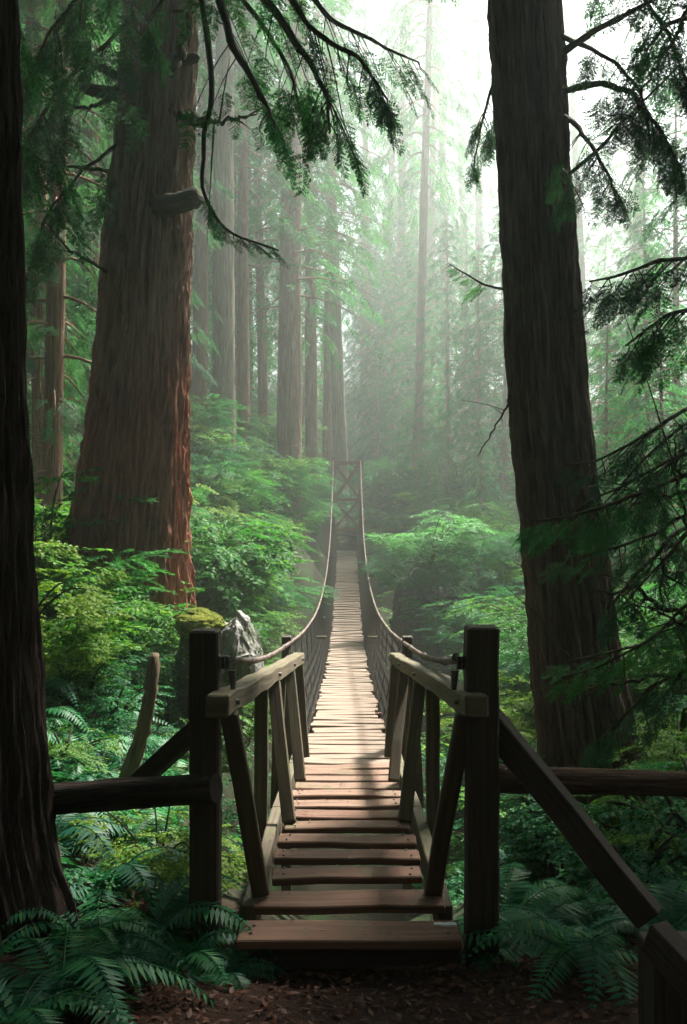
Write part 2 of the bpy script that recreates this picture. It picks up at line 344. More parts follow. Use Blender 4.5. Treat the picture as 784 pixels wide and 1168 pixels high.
mb.q.append(q); mb.quv.append(V.reshape(-1, 3)[q][:, :, :2])
tag(mb.build('ground', M['ground'], smooth=True), kind='structure')

# haze: one closed box of misty air round the whole scene
def haze_box(x0, x1, y0, y1, z0, z1):
    m, nt, out = mat('mist'); v = node(nt, 'ShaderNodeVolumePrincipled'); v.inputs['Color'].default_value = (.93, 1.0, .965, 1)
    v.inputs['Density'].default_value = HAZE_DENSITY; v.inputs['Anisotropy'].default_value = .76; nt.links.new(v.outputs[0], out.inputs['Volume'])
    a = np.array([[x0, y0], [x1, y0], [x1, y1], [x0, y1]], float); R = [np.c_[a, np.full(4, z0)], np.c_[a, np.full(4, z1)]]
    o = MB().loft(R).build('haze', m); return tag(o, kind='stuff')
haze_box(-265, 265, -125, 425, -9.5, 72)

# ---------------------------------------------------------------- foliage building blocks
def diamonds(base, d, n, ln, wd, mid=.45):
    """leaf quads: base (N,3), direction, normal, length, width -> (N,4,3)"""
    d = nrm(d); s_ = nrm(np.cross(n, d)); ln = np.asarray(ln)[..., None]; wd = np.asarray(wd)[..., None]
    nn = np.cross(d, s_)
    return np.stack([base, base+d*ln*mid+s_*wd/2-nn*wd*.12, base+d*ln-nn*ln*.08, base+d*ln*mid-s_*wd/2-nn*wd*.12], 1)
def make_spray(kind, r):
    """flat spray of unit length along +X, normal +Z"""
    B, D, N, L, Wd = [], [], [], [], []
    def add(b, d, l, w): B.append(b); D.append(d); N.append(np.array([r.normal()*.25, r.normal()*.25, 1.0])); L.append(l); Wd.append(w)
    axis = lambda t: np.array([t, .04*math.sin(t*5+k0), -.16*t*t])
    k0 = r.uniform(0, 6)
    if kind == 'lo': n, tw, sub = 9, .42, 0
    elif kind == 'mid': n, tw, sub = 12, .40, 2
    elif kind == 'hi': n, tw, sub = 14, .40, 4
    elif kind in ('broad', 'maple'): n, tw, sub = 7, .45, 3
    for i in range(n):
        t = .08+.88*i/(n-1) if n > 1 else .5
        for sg in (-1, 1):
            if r.random() < .12: continue
            ang = sg*math.radians(r.uniform(38, 62)); ln = tw*(1-.72*t)*r.uniform(.75, 1.15)*min(1, .55+t*2.2)
            d = np.array([math.cos(ang), math.sin(ang), r.normal()*.10-.12]); b = axis(t)
            if kind == 'lo': add(b, d, ln, ln*.26)
            elif kind == 'broad':
                for k in range(sub):
                    f = (k+.6)/sub; a2 = ang+r.normal()*.5
                    add(b+d*ln*f, np.array([math.cos(a2), math.sin(a2), -.25+r.normal()*.2]), .17*r.uniform(.7, 1.25), .11*r.uniform(.8, 1.2))
            elif kind == 'maple':
                for k in range(2):
                    f = (k+.7)/2
                    for da in (-1.1, -.5, 0, .5, 1.1):
                        a2 = ang+da; add(b+d*ln*f, np.array([math.cos(a2), math.sin(a2), -.3+r.normal()*.12]), .15*(1-.25*abs(da)), .06)
            else:
                add(b, d, ln, .018)
                for k in range(sub*2):
                    f = (k//2+.5)/sub; s2 = 1 if k % 2 else -1; a2 = ang+s2*math.radians(r.uniform(30, 48))
                    l2 = (.13 if kind == 'mid' else .085)*(1-.35*f)*(1-.35*t)
                    add(b+d*ln*f, np.array([math.cos(a2), math.sin(a2), -.15+r.normal()*.12]), l2, l2*(.42 if kind == 'mid' else .38))
                add(b+d*ln*.85, d, .10*(1-.4*t), .036)
    add(axis(.86), np.array([1, 0, -.3]), .16, .05)
    if kind not in ('lo',):
        for i in range(5): add(axis(i/5), axis((i+1)/5)-axis(i/5), .205, .012)
    return diamonds(np.array(B), np.array(D), np.array(N), np.array(L), np.array(Wd))
SPR = {k: [make_spray(k, np.random.default_rng(40+i)) for i in range(4)] for k in ('lo', 'mid', 'hi', 'broad', 'maple')}
def scatter(kind, pos, d, up, sc, r):
    """place sprays at pos pointing along d"""
    pos = np.asarray(pos, float); d = nrm(d); up = np.asarray(up, float); s_ = nrm(np.cross(up, d)); n_ = np.cross(d, s_); sc = np.asarray(sc, float)
    out = []; pick = r.integers(0, 4, len(pos))
    for k in range(4):
        m = pick == k
        if not m.any(): continue
        B = SPR[kind][k]; A = np.stack([d[m], s_[m], n_[m]], 1)*sc[m][:, None, None]     # rows = axes
        out.append((np.einsum('qvi,mij->mqvj', B, A)+pos[m][:, None, None, :]).reshape(-1, 4, 3))
    return np.concatenate(out)
def bough_sprays(path, n, size, r, width, droop=.35, t0=.12):
    """spray transforms filling a flat drooping bough round a limb path"""
    k = len(path); t = t0+(1-t0)*r.random(n)**.8; x = t*(k-1); i = np.minimum(x.astype(int), k-2); f = (x-i)[:, None]
    p = path[i]*(1-f)+path[i+1]*f; T = nrm(path[i+1]-path[i]); Zv = np.array([0, 0, 1.0]); Sd = nrm(np.cross(T, Zv))
    sg = np.where(r.random(n) < .5, -1, 1); u = r.random(n)**.9; wd = width*np.minimum(1, (t-t0+.1)*4)*(1-t)**.6
    pos = p+Sd*(sg*u*wd)[:, None]+T*(u*wd*.45)[:, None]; pos[:, 2] -= droop*u*wd+.25*droop*u*u*wd*2+r.random(n)*size*.1
    d = T*(.6+.5*t)[:, None]+Sd*(sg*(1.0-.75*t)*r.uniform(.6, 1.1, n))[:, None]; d[:, 2] -= droop*r.uniform(.5, 1.4, n)
    up = np.tile(Zv, (n, 1))+r.normal(size=(n, 3))*.22
    return pos, d, up, size*(1-.35*t)*r.uniform(.7, 1.25, n), p
def merge(L): return [np.concatenate(x) for x in zip(*L)]

# ---------------------------------------------------------------- trunks
def trunk(mb, prof, ns, nz, seed, furrow=.03, fr=9.0, fz=.35, lobes=0.0, nl=7, twist=.15):
    """bark-furrowed trunk. prof rows: z, cx, cy, r"""
    prof = np.asarray(prof, float); z0, z1 = prof[0, 0], prof[-1, 0]
    zz = z0+(z1-z0)*np.linspace(0, 1, nz)**1.25; R = []
    sm = smooth_path(prof, 400); o = np.argsort(sm[:, 0]); sm = sm[o]
    cx, cy, rr = (np.interp(zz, sm[:, 0], sm[:, i]) for i in (1, 2, 3))
    a = np.arange(ns)*2*math.pi/ns; rb = prof[0, 3]
    for k, z in enumerate(zz):
        hh = z-z0; row = []
        fl = lobes*math.exp(-hh/(1.6*rb+.3))
        for th in a:
            th2 = th+twist*hh*.3; c, s_ = math.cos(th2), math.sin(th2)
            n1 = noise.noise(Vector((c*2.6+seed*7.3, s_*2.6-seed*3.1, hh*fz))); n2 = noise.noise(Vector((c*7+seed, s_*7, hh*fz*3.2+9)))
            n3 = noise.noise(Vector((c*16+seed, s_*16, hh*fz*7)))
            ph = fr*th2+3.2*n1+1.9*n2; a1 = abs(math.sin(ph))**.55; a2 = abs(math.sin(ph*2.31+2.5*n2+seed))**.6
            disp = furrow*((a1-.75)*(1.0+.9*n2)+.38*(a2-.7)+.45*n3)
            lo = fl*rb*(.6*noise.noise(Vector((c*1.9+seed, s_*1.9+3, hh*.25)))+.5*math.cos(nl*th+2*noise.noise(Vector((c, s_, hh*.3+seed)))))
            big = .05*rr[k]*noise.noise(Vector((c*1.1+seed*2, s_*1.1, hh*.35)))
            row.append((cx[k]+(rr[k]+disp+lo+big)*math.cos(th), cy[k]+(rr[k]+disp+lo+big)*math.sin(th), z))
        R.append(row)
    return mb.loft(np.array(R), u=zz-z0, per=np.linspace(0, 2*math.pi*prof[len(prof)//2, 3], ns+1), cap=True)

def limb_foliage(t, ctrl, r0, n, size, width, kind='hi', droop=.5, leafmat='conifer', wood_='moss_limb', seed=1, t0=.2, twigs=True, name='bough', lab=None):
    """a limb with its foliage, parts of tree t (world coordinates)"""
    r = np.random.default_rng(seed); path = smooth_path(ctrl, 30)
    kk = np.linspace(0, 1, 30)[:, None]; wig = np.stack([np.interp(np.linspace(0, 1, 30), np.linspace(0, 1, 9), r.normal(size=9)) for _ in range(3)], -1)
    path = path+wig*.03*np.minimum(1, kk*3)*np.linalg.norm(path[-1]-path[0])*.25
    mb = MB(); tube(mb, path, r0*(1-.85*np.linspace(0, 1, 30))+.003, 8, .08)
    pos, d, up, sc, p = bough_sprays(path, n, size, r, width, droop, t0)
    if twigs:
        for i in range(0, n, 2):
            mid = (p[i]+pos[i])/2+np.array([0, 0, .06*np.linalg.norm(pos[i]-p[i])])
            tube(mb, smooth_path([p[i], mid, pos[i], pos[i]+nrm(d[i])*sc[i]*.3], 6), [.006, .005, .004, .004, .003, .002], 4, cap=False)
    lo = mb.build('limb', M[wood_], t, smooth=True)
    lf = MB().leafs(scatter(kind, pos, d, up, sc, r)).build('foliage', M[leafmat], lo, local=False)
    return lo

# ================================================================ the bridge
def XC(Y): return .0035*Y
deck_pts = np.array([(4.3, -1.88), (5.2, -1.90), (6.2, -1.955), (7.66, -2.08), (9.95, -2.33), (12.6, -2.55), (16, -2.82), (20, -3.02), (24, -3.12), (27.7, -3.06), (32, -2.70), (36, -2.22), (40.6, -1.61)])
_dk = smooth_path(deck_pts, 300)
def DZ(Y): return np.interp(Y, _dk[:, 0], _dk[:, 1])+CAMZ
cab_pts = np.array([(4.70, .58, -.70), (6.5, .58, -.97), (8.75, .565, -1.2), (13.5, .55, -1.58), (19, .54, -1.80), (25, .54, -1.68), (29.5, .54, -1.22), (33.6, .55, -.55), (37.5, .555, .75), (41, .56, 2.16)])
_cb = smooth_path(cab_pts, 300)
def CBX(Y): return np.interp(Y, _cb[:, 0], _cb[:, 1])
def CBZ(Y): return np.interp(Y, _cb[:, 0], _cb[:, 2])+CAMZ
br = empty('suspension_bridge', (0, 5, h1(0, 5)), 'narrow wooden suspension bridge of planks with cable and mesh sides crossing the forest ravine', 'bridge')
# ramp treads
Ys = [4.47, 4.86]+[5.24+.325*k for k in range(15)]
for k, Y in enumerate(Ys):
    hw = .50 if k == 0 else (.475 if k == 1 else .40+.012*rnd.uniform(-1, 1)); mb = MB(); z = DZ(Y)
    dz = rnd.uniform(-.006, .006); x0 = XC(Y)+(.01 if k == 0 else 0)
    dy = rnd.uniform(-.012, .012)
    beam(mb, (x0-hw, Y+dy, z-.024+dz), (x0+hw, Y-dy, z-.024-dz), .225 if k == 0 else (.205 if k == 1 else rnd.uniform(.145, .172)), .042 if k < 2 else .040, ch=.007, wob=.004)
    td = mb.build('tread', M['tread'] if k < 7 else (M['tread_b'] if k < 13 else M['plank']), br)  # wood colour steps from shaded near treads to lit far planks
    if k < 9:
        for sg in (-1, 1):
            for q in (-.04, .045):
                mb = MB(); c = np.array([x0+sg*(hw-.06+rnd.uniform(-.012, .012)), Y+q, z+.0]); tube(mb, [c, c+(0, 0, .006)], [.0075, .006], 7); mb.build('nail', M['bolt'], td)
# suspended walkway
mb = MB(); Y = Ys[-1]+.31
while Y < 40.6:
    hw = .40+rnd.uniform(-.03, .035); x0 = XC(Y)+rnd.uniform(-.02, .02); dy = rnd.uniform(-.02, .02); dz = rnd.uniform(-.012, .012); z = DZ(Y)
    beam(mb, (x0-hw, Y+dy, z-.022+dz), (x0+hw, Y-dy, z-.022-dz), rnd.uniform(.115, .155), .040, up=(0, -.0, 1), ch=.006, wob=.003, seg=3)
    Y += rnd.uniform(.255, .285)
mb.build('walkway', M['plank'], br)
for sg in (-1, 1):
    yy = np.linspace(10, 41, 60); tube(MB(), [(0, 0, 0), (0, 0, 1)], .1)
    mb = MB(); tube(mb, np.c_[XC(yy)+sg*.30, yy, DZ(yy)-.075], .022, 6); mb.build('deck_cable', M['cable'], br, smooth=True)
    mb = MB(); p = [(XC(y)+sg*.475, y, DZ(y)-.09) for y in np.linspace(4.76, 10.0, 9)]
    for a, b in ((0, 3), (3, 6), (6, 8)): beam(mb, p[a], np.array(p[b])-np.array([0, .004, 0]), .07, .17, ch=.006)
    mb.build('stringer', M['bal'], br)
    # main cable with clamps
    yy = np.linspace(4.70, 41, 120); mb = MB(); pts = np.c_[XC(yy)+sg*CBX(yy), yy, CBZ(yy)]
    bs = smooth_path([(XC(41)+sg*.56, 41, 2.16+CAMZ), (XC(43)+sg*.57, 44, 1.0+CAMZ), (XC(48)+sg*.6, 48, -.6+CAMZ)], 8)[1:]
    tube(mb, np.vstack([pts, bs]), .019, 8); cb = mb.build('main_cable', M['cable'], br, smooth=True)
    for y in np.arange(5.9, 40, 1.45):
        mb = MB(); tube(mb, [(XC(y)+sg*CBX(y), y+dd, CBZ(y)) for dd in (-.03, -.026, -.012, -.010, .010, .012, .026, .03)], [.021, .025, .025, .022, .022, .025, .025, .021], 8)
        mb.build('clamp', M['bolt'], cb)
    # mesh side: two crossing families of wires, deck edge to cable
    mb = MB(); pit = .24; sw = .42
    for fam in (-1, 1):
        s0 = 9.4-1.2
        while s0 < 41.2:
            n = 7; tt = np.linspace(0, 1, n); y = s0+fam*tt*1.0*np.clip((CBZ(np.array([min(max(s0, 9.4), 40.9)]))[0]-DZ(min(max(s0, 9.4), 40.6)))/1.1, .6, 2.5)
            ok = (y > 9.5) & (y < 40.9); y2 = y[ok]; t2 = tt[ok]
            if len(y2) > 1:
                x = sw+(CBX(y2)-sw)*t2-.06*np.sin(t2*math.pi)*0; zb = DZ(y2)-.05; z = zb+(CBZ(y2)-zb)*t2
                tube(mb, np.c_[XC(y2)+sg*(x+.03*np.sin(t2*math.pi)+.008*fam), y2, z], (.0032+.00009*s0), 3, cap=False)
            s0 += pit
    mb.build('mesh_net', M['wire'], br)
    for y in np.arange(10.6, 40.5, 1.45):
        mb = MB(); tube(mb, [(XC(y)+sg*.43, y, DZ(y)-.07), (XC(y)+sg*(.45+CBX(y))/2+sg*.03, y, (DZ(y)+CBZ(y))/2), (XC(y)+sg*CBX(y), y, CBZ(y))], .007, 5); mb.build('hanger_wire', M['wire'], br)
    # net spreaders: short wooden pieces on the mesh
    y = 16.9; mb = MB(); zc = CAMZ-(727-584)*y/F; beam(mb, (XC(y)+sg*.35, y, zc), (XC(y)+sg*.52, y, zc), .045, .045); mb.build('net_spreader', M['rail'], br)
# cross bearers under the deck
for y in np.arange(10.4, 41, 1.45):
    mb = MB(); beam(mb, (XC(y)-.50, y, DZ(y)-.13), (XC(y)+.50, y, DZ(y)-.13), .09, .09); mb.build('cross_bearer', M['tower'], br)
# railings
def rail_pt(sg, Y, dz=0):
    f = (Y-4.38)/(9.65-4.38); return np.array([XC(Y)+sg*(.575-.108*f), Y, CAMZ-.81+(-1.37+.81)*f+dz])
for sg in (-1, 1):
    mb = MB(); beam(mb, rail_pt(sg, 4.38, -.05), rail_pt(sg, 9.65, -.05), .105, .10, ch=.008, seg=18, wob=.004)
    hr = mb.build('handrail', M['rail'], br)
    # upright balusters outside the deck
    for Y in (6.35, 7.75, 9.5):
        mb = MB(); r = rail_pt(sg, Y); beam(mb, (XC(Y)+sg*.555, Y-.02, DZ(Y)-.22), (r[0]+sg*.012, Y, r[2]-.102), .085, .085, up=(0, 1, 0)); mb.build('baluster', M['bal'], br)
    # raking braces from the rail down to the inner deck edge
    for (Yt, Yb, xb) in ((4.62, 4.90, .425), (6.85, 6.25, .365), (8.25, 7.65, .36), (9.3, 9.0, .38)):
        mb = MB(); t = rail_pt(sg, Yt); beam(mb, (XC(Yb)+sg*xb, Yb, DZ(Yb)+.002), (t[0]-sg*.02, Yt, t[2]-.102), .085, .055, up=(0, 1, 0)); bo = mb.build('brace', M['bal'], br)
        mb = MB(); c = t+np.array([-sg*.053, 0, -.05]); tube(mb, [c, c+np.array([-sg*.018, 0, 0])], [.014, .012], 8); mb.build('bolt', M['bolt'], hr)
    # stub post at the end of the railing
    mb = MB(); Y = 9.85; beam(mb, (XC(Y)+sg*.60, Y, DZ(Y)-1.6), (XC(Y)+sg*.60, Y, CAMZ-1.235), .095, .095, up=(0, 1, 0)); mb.build('end_post', M['post'], br)
# anchor posts at the bridge head
for (pc, wpx, top, sg) in ((234.5, 33, 718, -1), (549.5, 36, 714, 1)):
    Y = 4.66; a = P(pc, 1060, Y); t = P(pc, top, Y); a[2] = h1(a[0], Y)-.3; w = wpx*Y/F
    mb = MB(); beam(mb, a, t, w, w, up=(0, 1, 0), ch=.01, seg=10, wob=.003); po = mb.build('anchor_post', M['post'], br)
    mb = MB(); c = P(392+sg*128, 757, 4.66); tube(mb, smooth_path([c+(0, 0, .03), c+(sg*.03, .05, 0), c+(sg*.12, .07, -.01)], 8), .022, 8)
    for k in range(3): tube(mb, [c+(sg*(.01+.02*k), -.03, -.02), c+(sg*(.01+.02*k), -.03, .04)], .011, 6)
    tube(mb, [c+(-sg*.005, -.01, -.03), c+(-sg*.01, -.015, -.12)], [.02, .012], 7)
    mb.build('cable_shackle', M['bolt'], br)
mb = MB(); c = P(508, 1054, 4.40); beam(mb, c+(-.05, 0, 0), c+(.05, .0, .0), .03, .008, ch=.002); mb.build('tag_plate', M['white'], br)
mb = MB(); c = P(236, 893, 4.50); tube(mb, [c, c+(0, .06, 0)], [.026, .028], 10); mb.build('bolt_head', M['bolt'], br)
# raking side brace on the right post
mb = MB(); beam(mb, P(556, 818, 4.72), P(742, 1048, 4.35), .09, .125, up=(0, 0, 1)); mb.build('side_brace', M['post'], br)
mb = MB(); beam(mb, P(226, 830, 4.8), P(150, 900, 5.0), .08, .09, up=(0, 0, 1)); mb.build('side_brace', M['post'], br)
# landing sill under the first tread
mb = MB(); beam(mb, (-.49, 4.55, DZ(4.5)-.15), (.53, 4.55, DZ(4.5)-.115), .12, .10); mb.build('sill_beam', M['post'], br)
# far tower
tw = empty('tower', (0, 0, 0)); tw.parent = br; tw.location = (XC(41), 41-5, CAMZ-1.7-br.location[2])
def TB(x0, z0, x1, z1, w, h, y=41.0, nm='tower_post', m='tower'):
    mb = MB(); beam(mb, (XC(41)+x0, y, z0+CAMZ), (XC(41)+x1, y, z1+CAMZ), w, h, up=(0, 1, 0) if abs(x1-x0) < .3 else (0, 0, 1)); return mb.build(nm, M[m], tw)
for sg in (-1, 1):
    TB(sg*.56, -3.2, sg*.56, 2.26, .16, .15)
    TB(sg*.56, -3.4, sg*.56, -.4, .13, .13, 44.0)
TB(-.68, 2.02, .68, 2.02, .12, .16, 41.0-.131, 'top_beam'); TB(-.62, .52, .62, .52, .10, .12, 40.868, 'middle_beam'); TB(-.62, -.72, .62, -.72, .10, .10, 40.868, 'lower_beam')
for (a, b) in ((.58, 1.96), (-.64, .46)):
    TB(-.50, a, .50, b, .06, .12, 40.98, 'cross_brace'); TB(-.50, b, .50, a, .06, .12, 41.05, 'cross_brace')
# low gate closing the far end
gt = empty('gate', (0, 0, 0)); gt.parent = br; gt.location = (XC(41), 41.3-5, CAMZ-1.6-br.location[2])
def GB(x0, z0, x1, z1, w, h, nm, y=41.3):
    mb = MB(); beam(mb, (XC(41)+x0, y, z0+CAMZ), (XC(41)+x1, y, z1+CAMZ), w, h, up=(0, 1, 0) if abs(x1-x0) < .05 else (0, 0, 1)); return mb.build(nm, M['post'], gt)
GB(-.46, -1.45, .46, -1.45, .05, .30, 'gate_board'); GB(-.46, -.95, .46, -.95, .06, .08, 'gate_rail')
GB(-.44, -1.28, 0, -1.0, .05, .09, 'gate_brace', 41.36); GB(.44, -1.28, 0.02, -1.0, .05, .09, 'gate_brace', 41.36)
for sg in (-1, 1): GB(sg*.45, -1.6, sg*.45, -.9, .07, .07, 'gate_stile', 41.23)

# log rails beside the bridge head
def log_rail(a, b, r, label, seed, m='log'):
    a = np.asarray(a); t = empty('log_rail', (a+b)/2, label, 'log rail'); mb = MB(); pts = smooth_path([a, (a+b)/2+np.array([0, 0, .012]), b], 22)
    tube(mb, pts, r*(1+.04*np.sin(np.linspace(0, 9, 22)+seed)), 18, .02); mb.build('log', M[m], t, smooth=True)
    for e in (0, -1):
        d = nrm(pts[e]-pts[1 if e == 0 else -2]); mb = MB(); tube(mb, [pts[e]+d*.001, pts[e]+d*.004], r*.93, 18); mb.build('cut_end', M['post'], t)
log_rail(P(543, 888, 4.84), P(1000, 906, 5.3), .066, 'horizontal bark covered log running right from the right bridge post', 1)
log_rail(P(246, 899, 4.53), P(-60, 925, 5.0), .072, 'shade-darkened log running left from the left bridge post into the ferns', 4, 'bark_black')  # shadow behind the ferns is put into this log's darker bark
# square post with a sawn sloping rail at the lower right
pb = empty('path_post', P(775, 1168, 3.35)*np.array([1, 1, 0])+np.array([0, 0, h1(1.1, 3.35)]), 'dark square post with a sloping sawn beam beside the path at the lower right', 'post')
a = P(768, 1200, 3.35); mb = MB(); beam(mb, (a[0], 3.35, h1(a[0], 3.35)-.2), (a[0], 3.35, P(768, 1075, 3.35)[2]), .19, .19, up=(0, 1, 0)); mb.build('post', M['post'], pb)
mb = MB(); beam(mb, P(745, 1066, 3.2), P(850, 1175, 2.9), .08, .11, up=(0, 0, 1)); mb.build('sloping_beam', M['post'], pb)

# ================================================================ big trees
def tall_crown(r, H, z0, Lmax, nb, ns, size, kind, clear=None, width=.30):
    """list of spray transforms and limb paths for a conifer crown in local space"""
    out = []; paths = []
    for k in range(nb):
        h = z0+(H-z0)*((k+r.random())/nb)**.95; f = (h-z0)/(H-z0); L = Lmax*(1-f)**.65*r.uniform(.6, 1.1)*min(1, .65+f*3)+.25; az = k*2.399+r.normal()*.4
        d = np.array([math.cos(az), math.sin(az), 0]); rise = r.uniform(-.05, .30)*(.4+f); dr = r.uniform(.35, .7)
        t = np.linspace(0, 1, 8)[:, None]; pth = np.array([0, 0, h])+d*L*t+np.array([0, 0, 1.0])*(L*(rise*t-dr*t*t)); paths.append(pth)
        n = max(4, int(ns*(.35+.65*L/Lmax))); out.append(bough_sprays(pth, n, size*(.6+.4*L/Lmax), r, L*width, r.uniform(.3, .6), .10)[:4])
    return merge(out), paths

# --- left: massive red cedar
Yc = 12.0
def prof_px(rows, Y, base_z, top):
    pr = [(CAMZ-(py-584)*Y/F, (c-392)*Y/F, Y, hw*Y/F) for py, c, hw in rows]; pr.sort(); return pr+top
base = (P(148, 650, Yc)[0], Yc, h1(P(148, 650, Yc)[0], Yc))
cedar = empty('red_cedar', base, 'massive red barked cedar trunk with grey upper bark standing left of the bridge', 'tree')
mb = MB(); pr = prof_px([(0, 185, 39), (250, 169.5, 45), (450, 159, 53), (560, 151, 61), (640, 145, 67), (720, 142, 74)], Yc, 0, [(14, -2.12, Yc, .36), (24, -2.0, Yc, .22), (32, -1.95, Yc, .06)])
trunk(mb, pr, 420, 280, 3, .105, 24, .6, .13, 8, .06); mb.build('trunk', M['bark_red'], cedar, smooth=True)
def stub(t, p, d, L, r0, seed):
    p = np.asarray(p); d = nrm(d); mb = MB(); pts = smooth_path([p-d*.2, p+d*L*.4+np.array([0, 0, -.02]), p+d*L], 14)
    tube(mb, pts, r0*np.array([1.35, 1.3, 1.2, 1.1, 1.05, 1.0, 1, .98, .98, 1, 1.02, 1.0, .9, .55]), 12, .06); return mb.build('broken_limb', M['moss_limb'], t, smooth=True)
stub(cedar, P(196, 232, 11.55), (1, -.5, .12), .40, .12, 1); stub(cedar, P(205, 68, 11.7), (1, -.3, .05), .25, .06, 2); stub(cedar, P(208, 133, 11.7), (1, -.2, -.35), .32, .06, 3)
stub(cedar, P(136, 105, 11.9), (-1, -.3, .0), .42, .075, 4); stub(cedar, P(140, 88, 11.9), (-.9, -.2, .35), .3, .05, 5)
def bare(t, ctrl, r0, seed, nt_=5, name='bare_branch'):
    r = np.random.default_rng(seed); mb = MB(); path = smooth_path(ctrl, 22)+0; L = np.linalg.norm(path[-1]-path[0])
    path[1:] += r.normal(size=(21, 3))*.008*L; tube(mb, path, r0*(1-.85*np.linspace(0, 1, 22))+.002, 7, .1)
    for k in range(nt_):
        i = r.integers(6, 20); d = nrm(path[i]-path[i-1])+r.normal(size=3)*.6; l = L*r.uniform(.1, .3); tube(mb, smooth_path([path[i], path[i]+d*l*.5, path[i]+d*l+np.array([0, 0, -.1*l])], 7), np.linspace(r0*.35, .002, 7), 5)
    return mb.build(name, M['moss_limb'], t, smooth=True)
# limbs sweeping right and towards the camera, with hanging foliage
bare(cedar, [P(196, 85, 11.6), P(212, 40, 10.6), P(222, -10, 9.6), P(235, -60, 9)], .055, 5)
bare(cedar, [P(215, 130, 11.5), P(248, 140, 10.2), P(290, 132, 9.2)], .035, 6, 4)
bare(cedar, [P(135, 110, 11.9), P(95, 122, 11.4), P(40, 108, 11)], .03, 7, 6); bare(cedar, [P(128, 195, 11.9), P(70, 190, 11.3), P(20, 192, 11)], .022, 8, 6)
bare(cedar, [P(124, 310, 11.7), P(80, 285, 11), P(50, 250, 10.6)], .02, 9, 7)
limb_foliage(cedar, [P(233, -60, 7.2), P(262, 40, 7.0), P(300, 110, 6.8), P(312, 140, 6.7)], .034, 30, .32, .5, 'hi', .8, 'conifer_b', seed=11, t0=.1)
limb_foliage(cedar, [P(225, -40, 7.6), P(240, 100, 7.2), P(228, 175, 7.0), P(252, 250, 6.9), P(318, 284, 6.7)], .022, 26, .22, .10, 'hi', .3, seed=12, t0=.55)
limb_foliage(cedar, [P(262, -60, 6.8), P(330, 40, 6.6), P(365, 100, 6.4), P(378, 150, 6.3)], .030, 38, .32, .52, 'hi', .9, 'conifer_b', seed=13, t0=.15)
limb_foliage(cedar, [P(280, -80, 6.4), P(350, 20, 6.2), P(410, 70, 6.1), P(440, 115, 6.0)], .022, 36, .30, .40, 'hi', .8, 'conifer_b', seed=14, t0=.15)
limb_foliage(cedar, [P(300, -90, 8.6), P(370, 10, 8.4), P(430, 50, 8.2), P(480, 70, 8.0)], .026, 38, .36, .6, 'hi', .7, 'conifer_b', seed=15, t0=.1)
limb_foliage(cedar, [P(210, -120, 8.6), P(260, -20, 8.4), P(320, 60, 8.2), P(350, 140, 8.0)], .030, 40, .36, .64, 'hi', .8, 'conifer_b', seed=16, t0=.1)
limb_foliage(cedar, [P(170, -120, 9.2), P(120, -40, 8.9), P(70, 20, 8.6), P(30, 90, 8.4)], .03, 90, .45, .6, 'hi', .9, seed=17, t0=.05)
limb_foliage(cedar, [P(190, -90, 9.6), P(200, -30, 9.2), P(170, 20, 9.0), P(180, 60, 8.9)], .02, 40, .36, .3, 'hi', .9, seed=18, t0=.05)
limb_foliage(cedar, [P(150, 20, 11.8), P(110, 60, 11.2), P(60, 110, 10.6), P(20, 190, 10.2)], .03, 90, .5, .7, 'hi', .9, seed=19, t0=.1)
limb_foliage(cedar, [P(140, 160, 11.8), P(100, 190, 11.2), P(60, 240, 10.8), P(30, 320, 10.6)], .022, 60, .42, .5, 'hi', .9, seed=20, t0=.2)
r_ = np.random.default_rng(77); tr, paths = tall_crown(r_, 32, 10.3, 4.6, 120, 40, .8, 'mid'); tr[0] = tr[0]+np.array([-2.1, Yc, 0])
MB().leafs(scatter('mid', *tr, r_)).build('crown', M['conifer'], cedar)
mb = MB()
for p in paths: tube(mb, p+np.array([-2.1, Yc, 0]), np.linspace(.06, .01, 8), 5)
mb.build('limbs', M['bark_far'], cedar)

# --- right: tall dark cedar leaning left
Yr = 8.5
base = (P(676, 880, Yr)[0], Yr, h1(P(676, 880, Yr)[0], Yr))
rc = empty('dark_cedar', base, 'tall dark furrowed cedar trunk leaning left just right of the bridge', 'tree')
mb = MB(); pr = prof_px([(0, 599, 39.5), (150, 607, 38.5), (300, 616, 40), (450, 625, 43), (600, 641, 44), (750, 657, 48), (870, 676, 54), (940, 680, 66)], Yr, 0, [(12, 1.28, Yr, .25), (20, .95, Yr, .17), (28, .9, Yr, .04)])
trunk(mb, pr, 320, 280, 9, .062, 17, .65, .20, 6, .10); mb.build('trunk', M['bark_dark'], rc, smooth=True)
r_ = np.random.default_rng(78); tr, paths = tall_crown(r_, 28, 9.2, 4.6, 120, 46, .8, 'mid'); off = np.array([1.15, Yr, 0]); tr[0] = tr[0]+off
MB().leafs(scatter('mid', *tr, r_)).build('crown', M['conifer'], rc)
mb = MB()
for p in paths: tube(mb, p+off, np.linspace(.06, .01, 8), 5)
mb.build('limbs', M['bark_far'], rc)
limb_foliage(rc, [P(640, 60, 8.4), P(690, 30, 7.8), P(735, 5, 7.2), P(790, -20, 6.8)], .03, 20, .3, .2, 'hi', .6, seed=21, t0=.5)
limb_foliage(rc, [P(636, 105, 8.4), P(700, 95, 7.9), P(740, 130, 7.4), P(775, 195, 7.2)], .03, 55, .34, .34, 'hi', .8, seed=22, t0=.3)
limb_foliage(rc, [P(640, 130, 8.4), P(665, 150, 8.0), P(690, 190, 7.6), P(700, 225, 7.4)], .022, 40, .3, .28, 'hi', .8, seed=23, t0=.2)
limb_foliage(rc, [P(575, 70, 8.4), P(560, 105, 8.8), P(548, 150, 9.0), P(540, 200, 9.1)], .016, 34, .28, .16, 'hi', .9, seed=24, t0=.3)
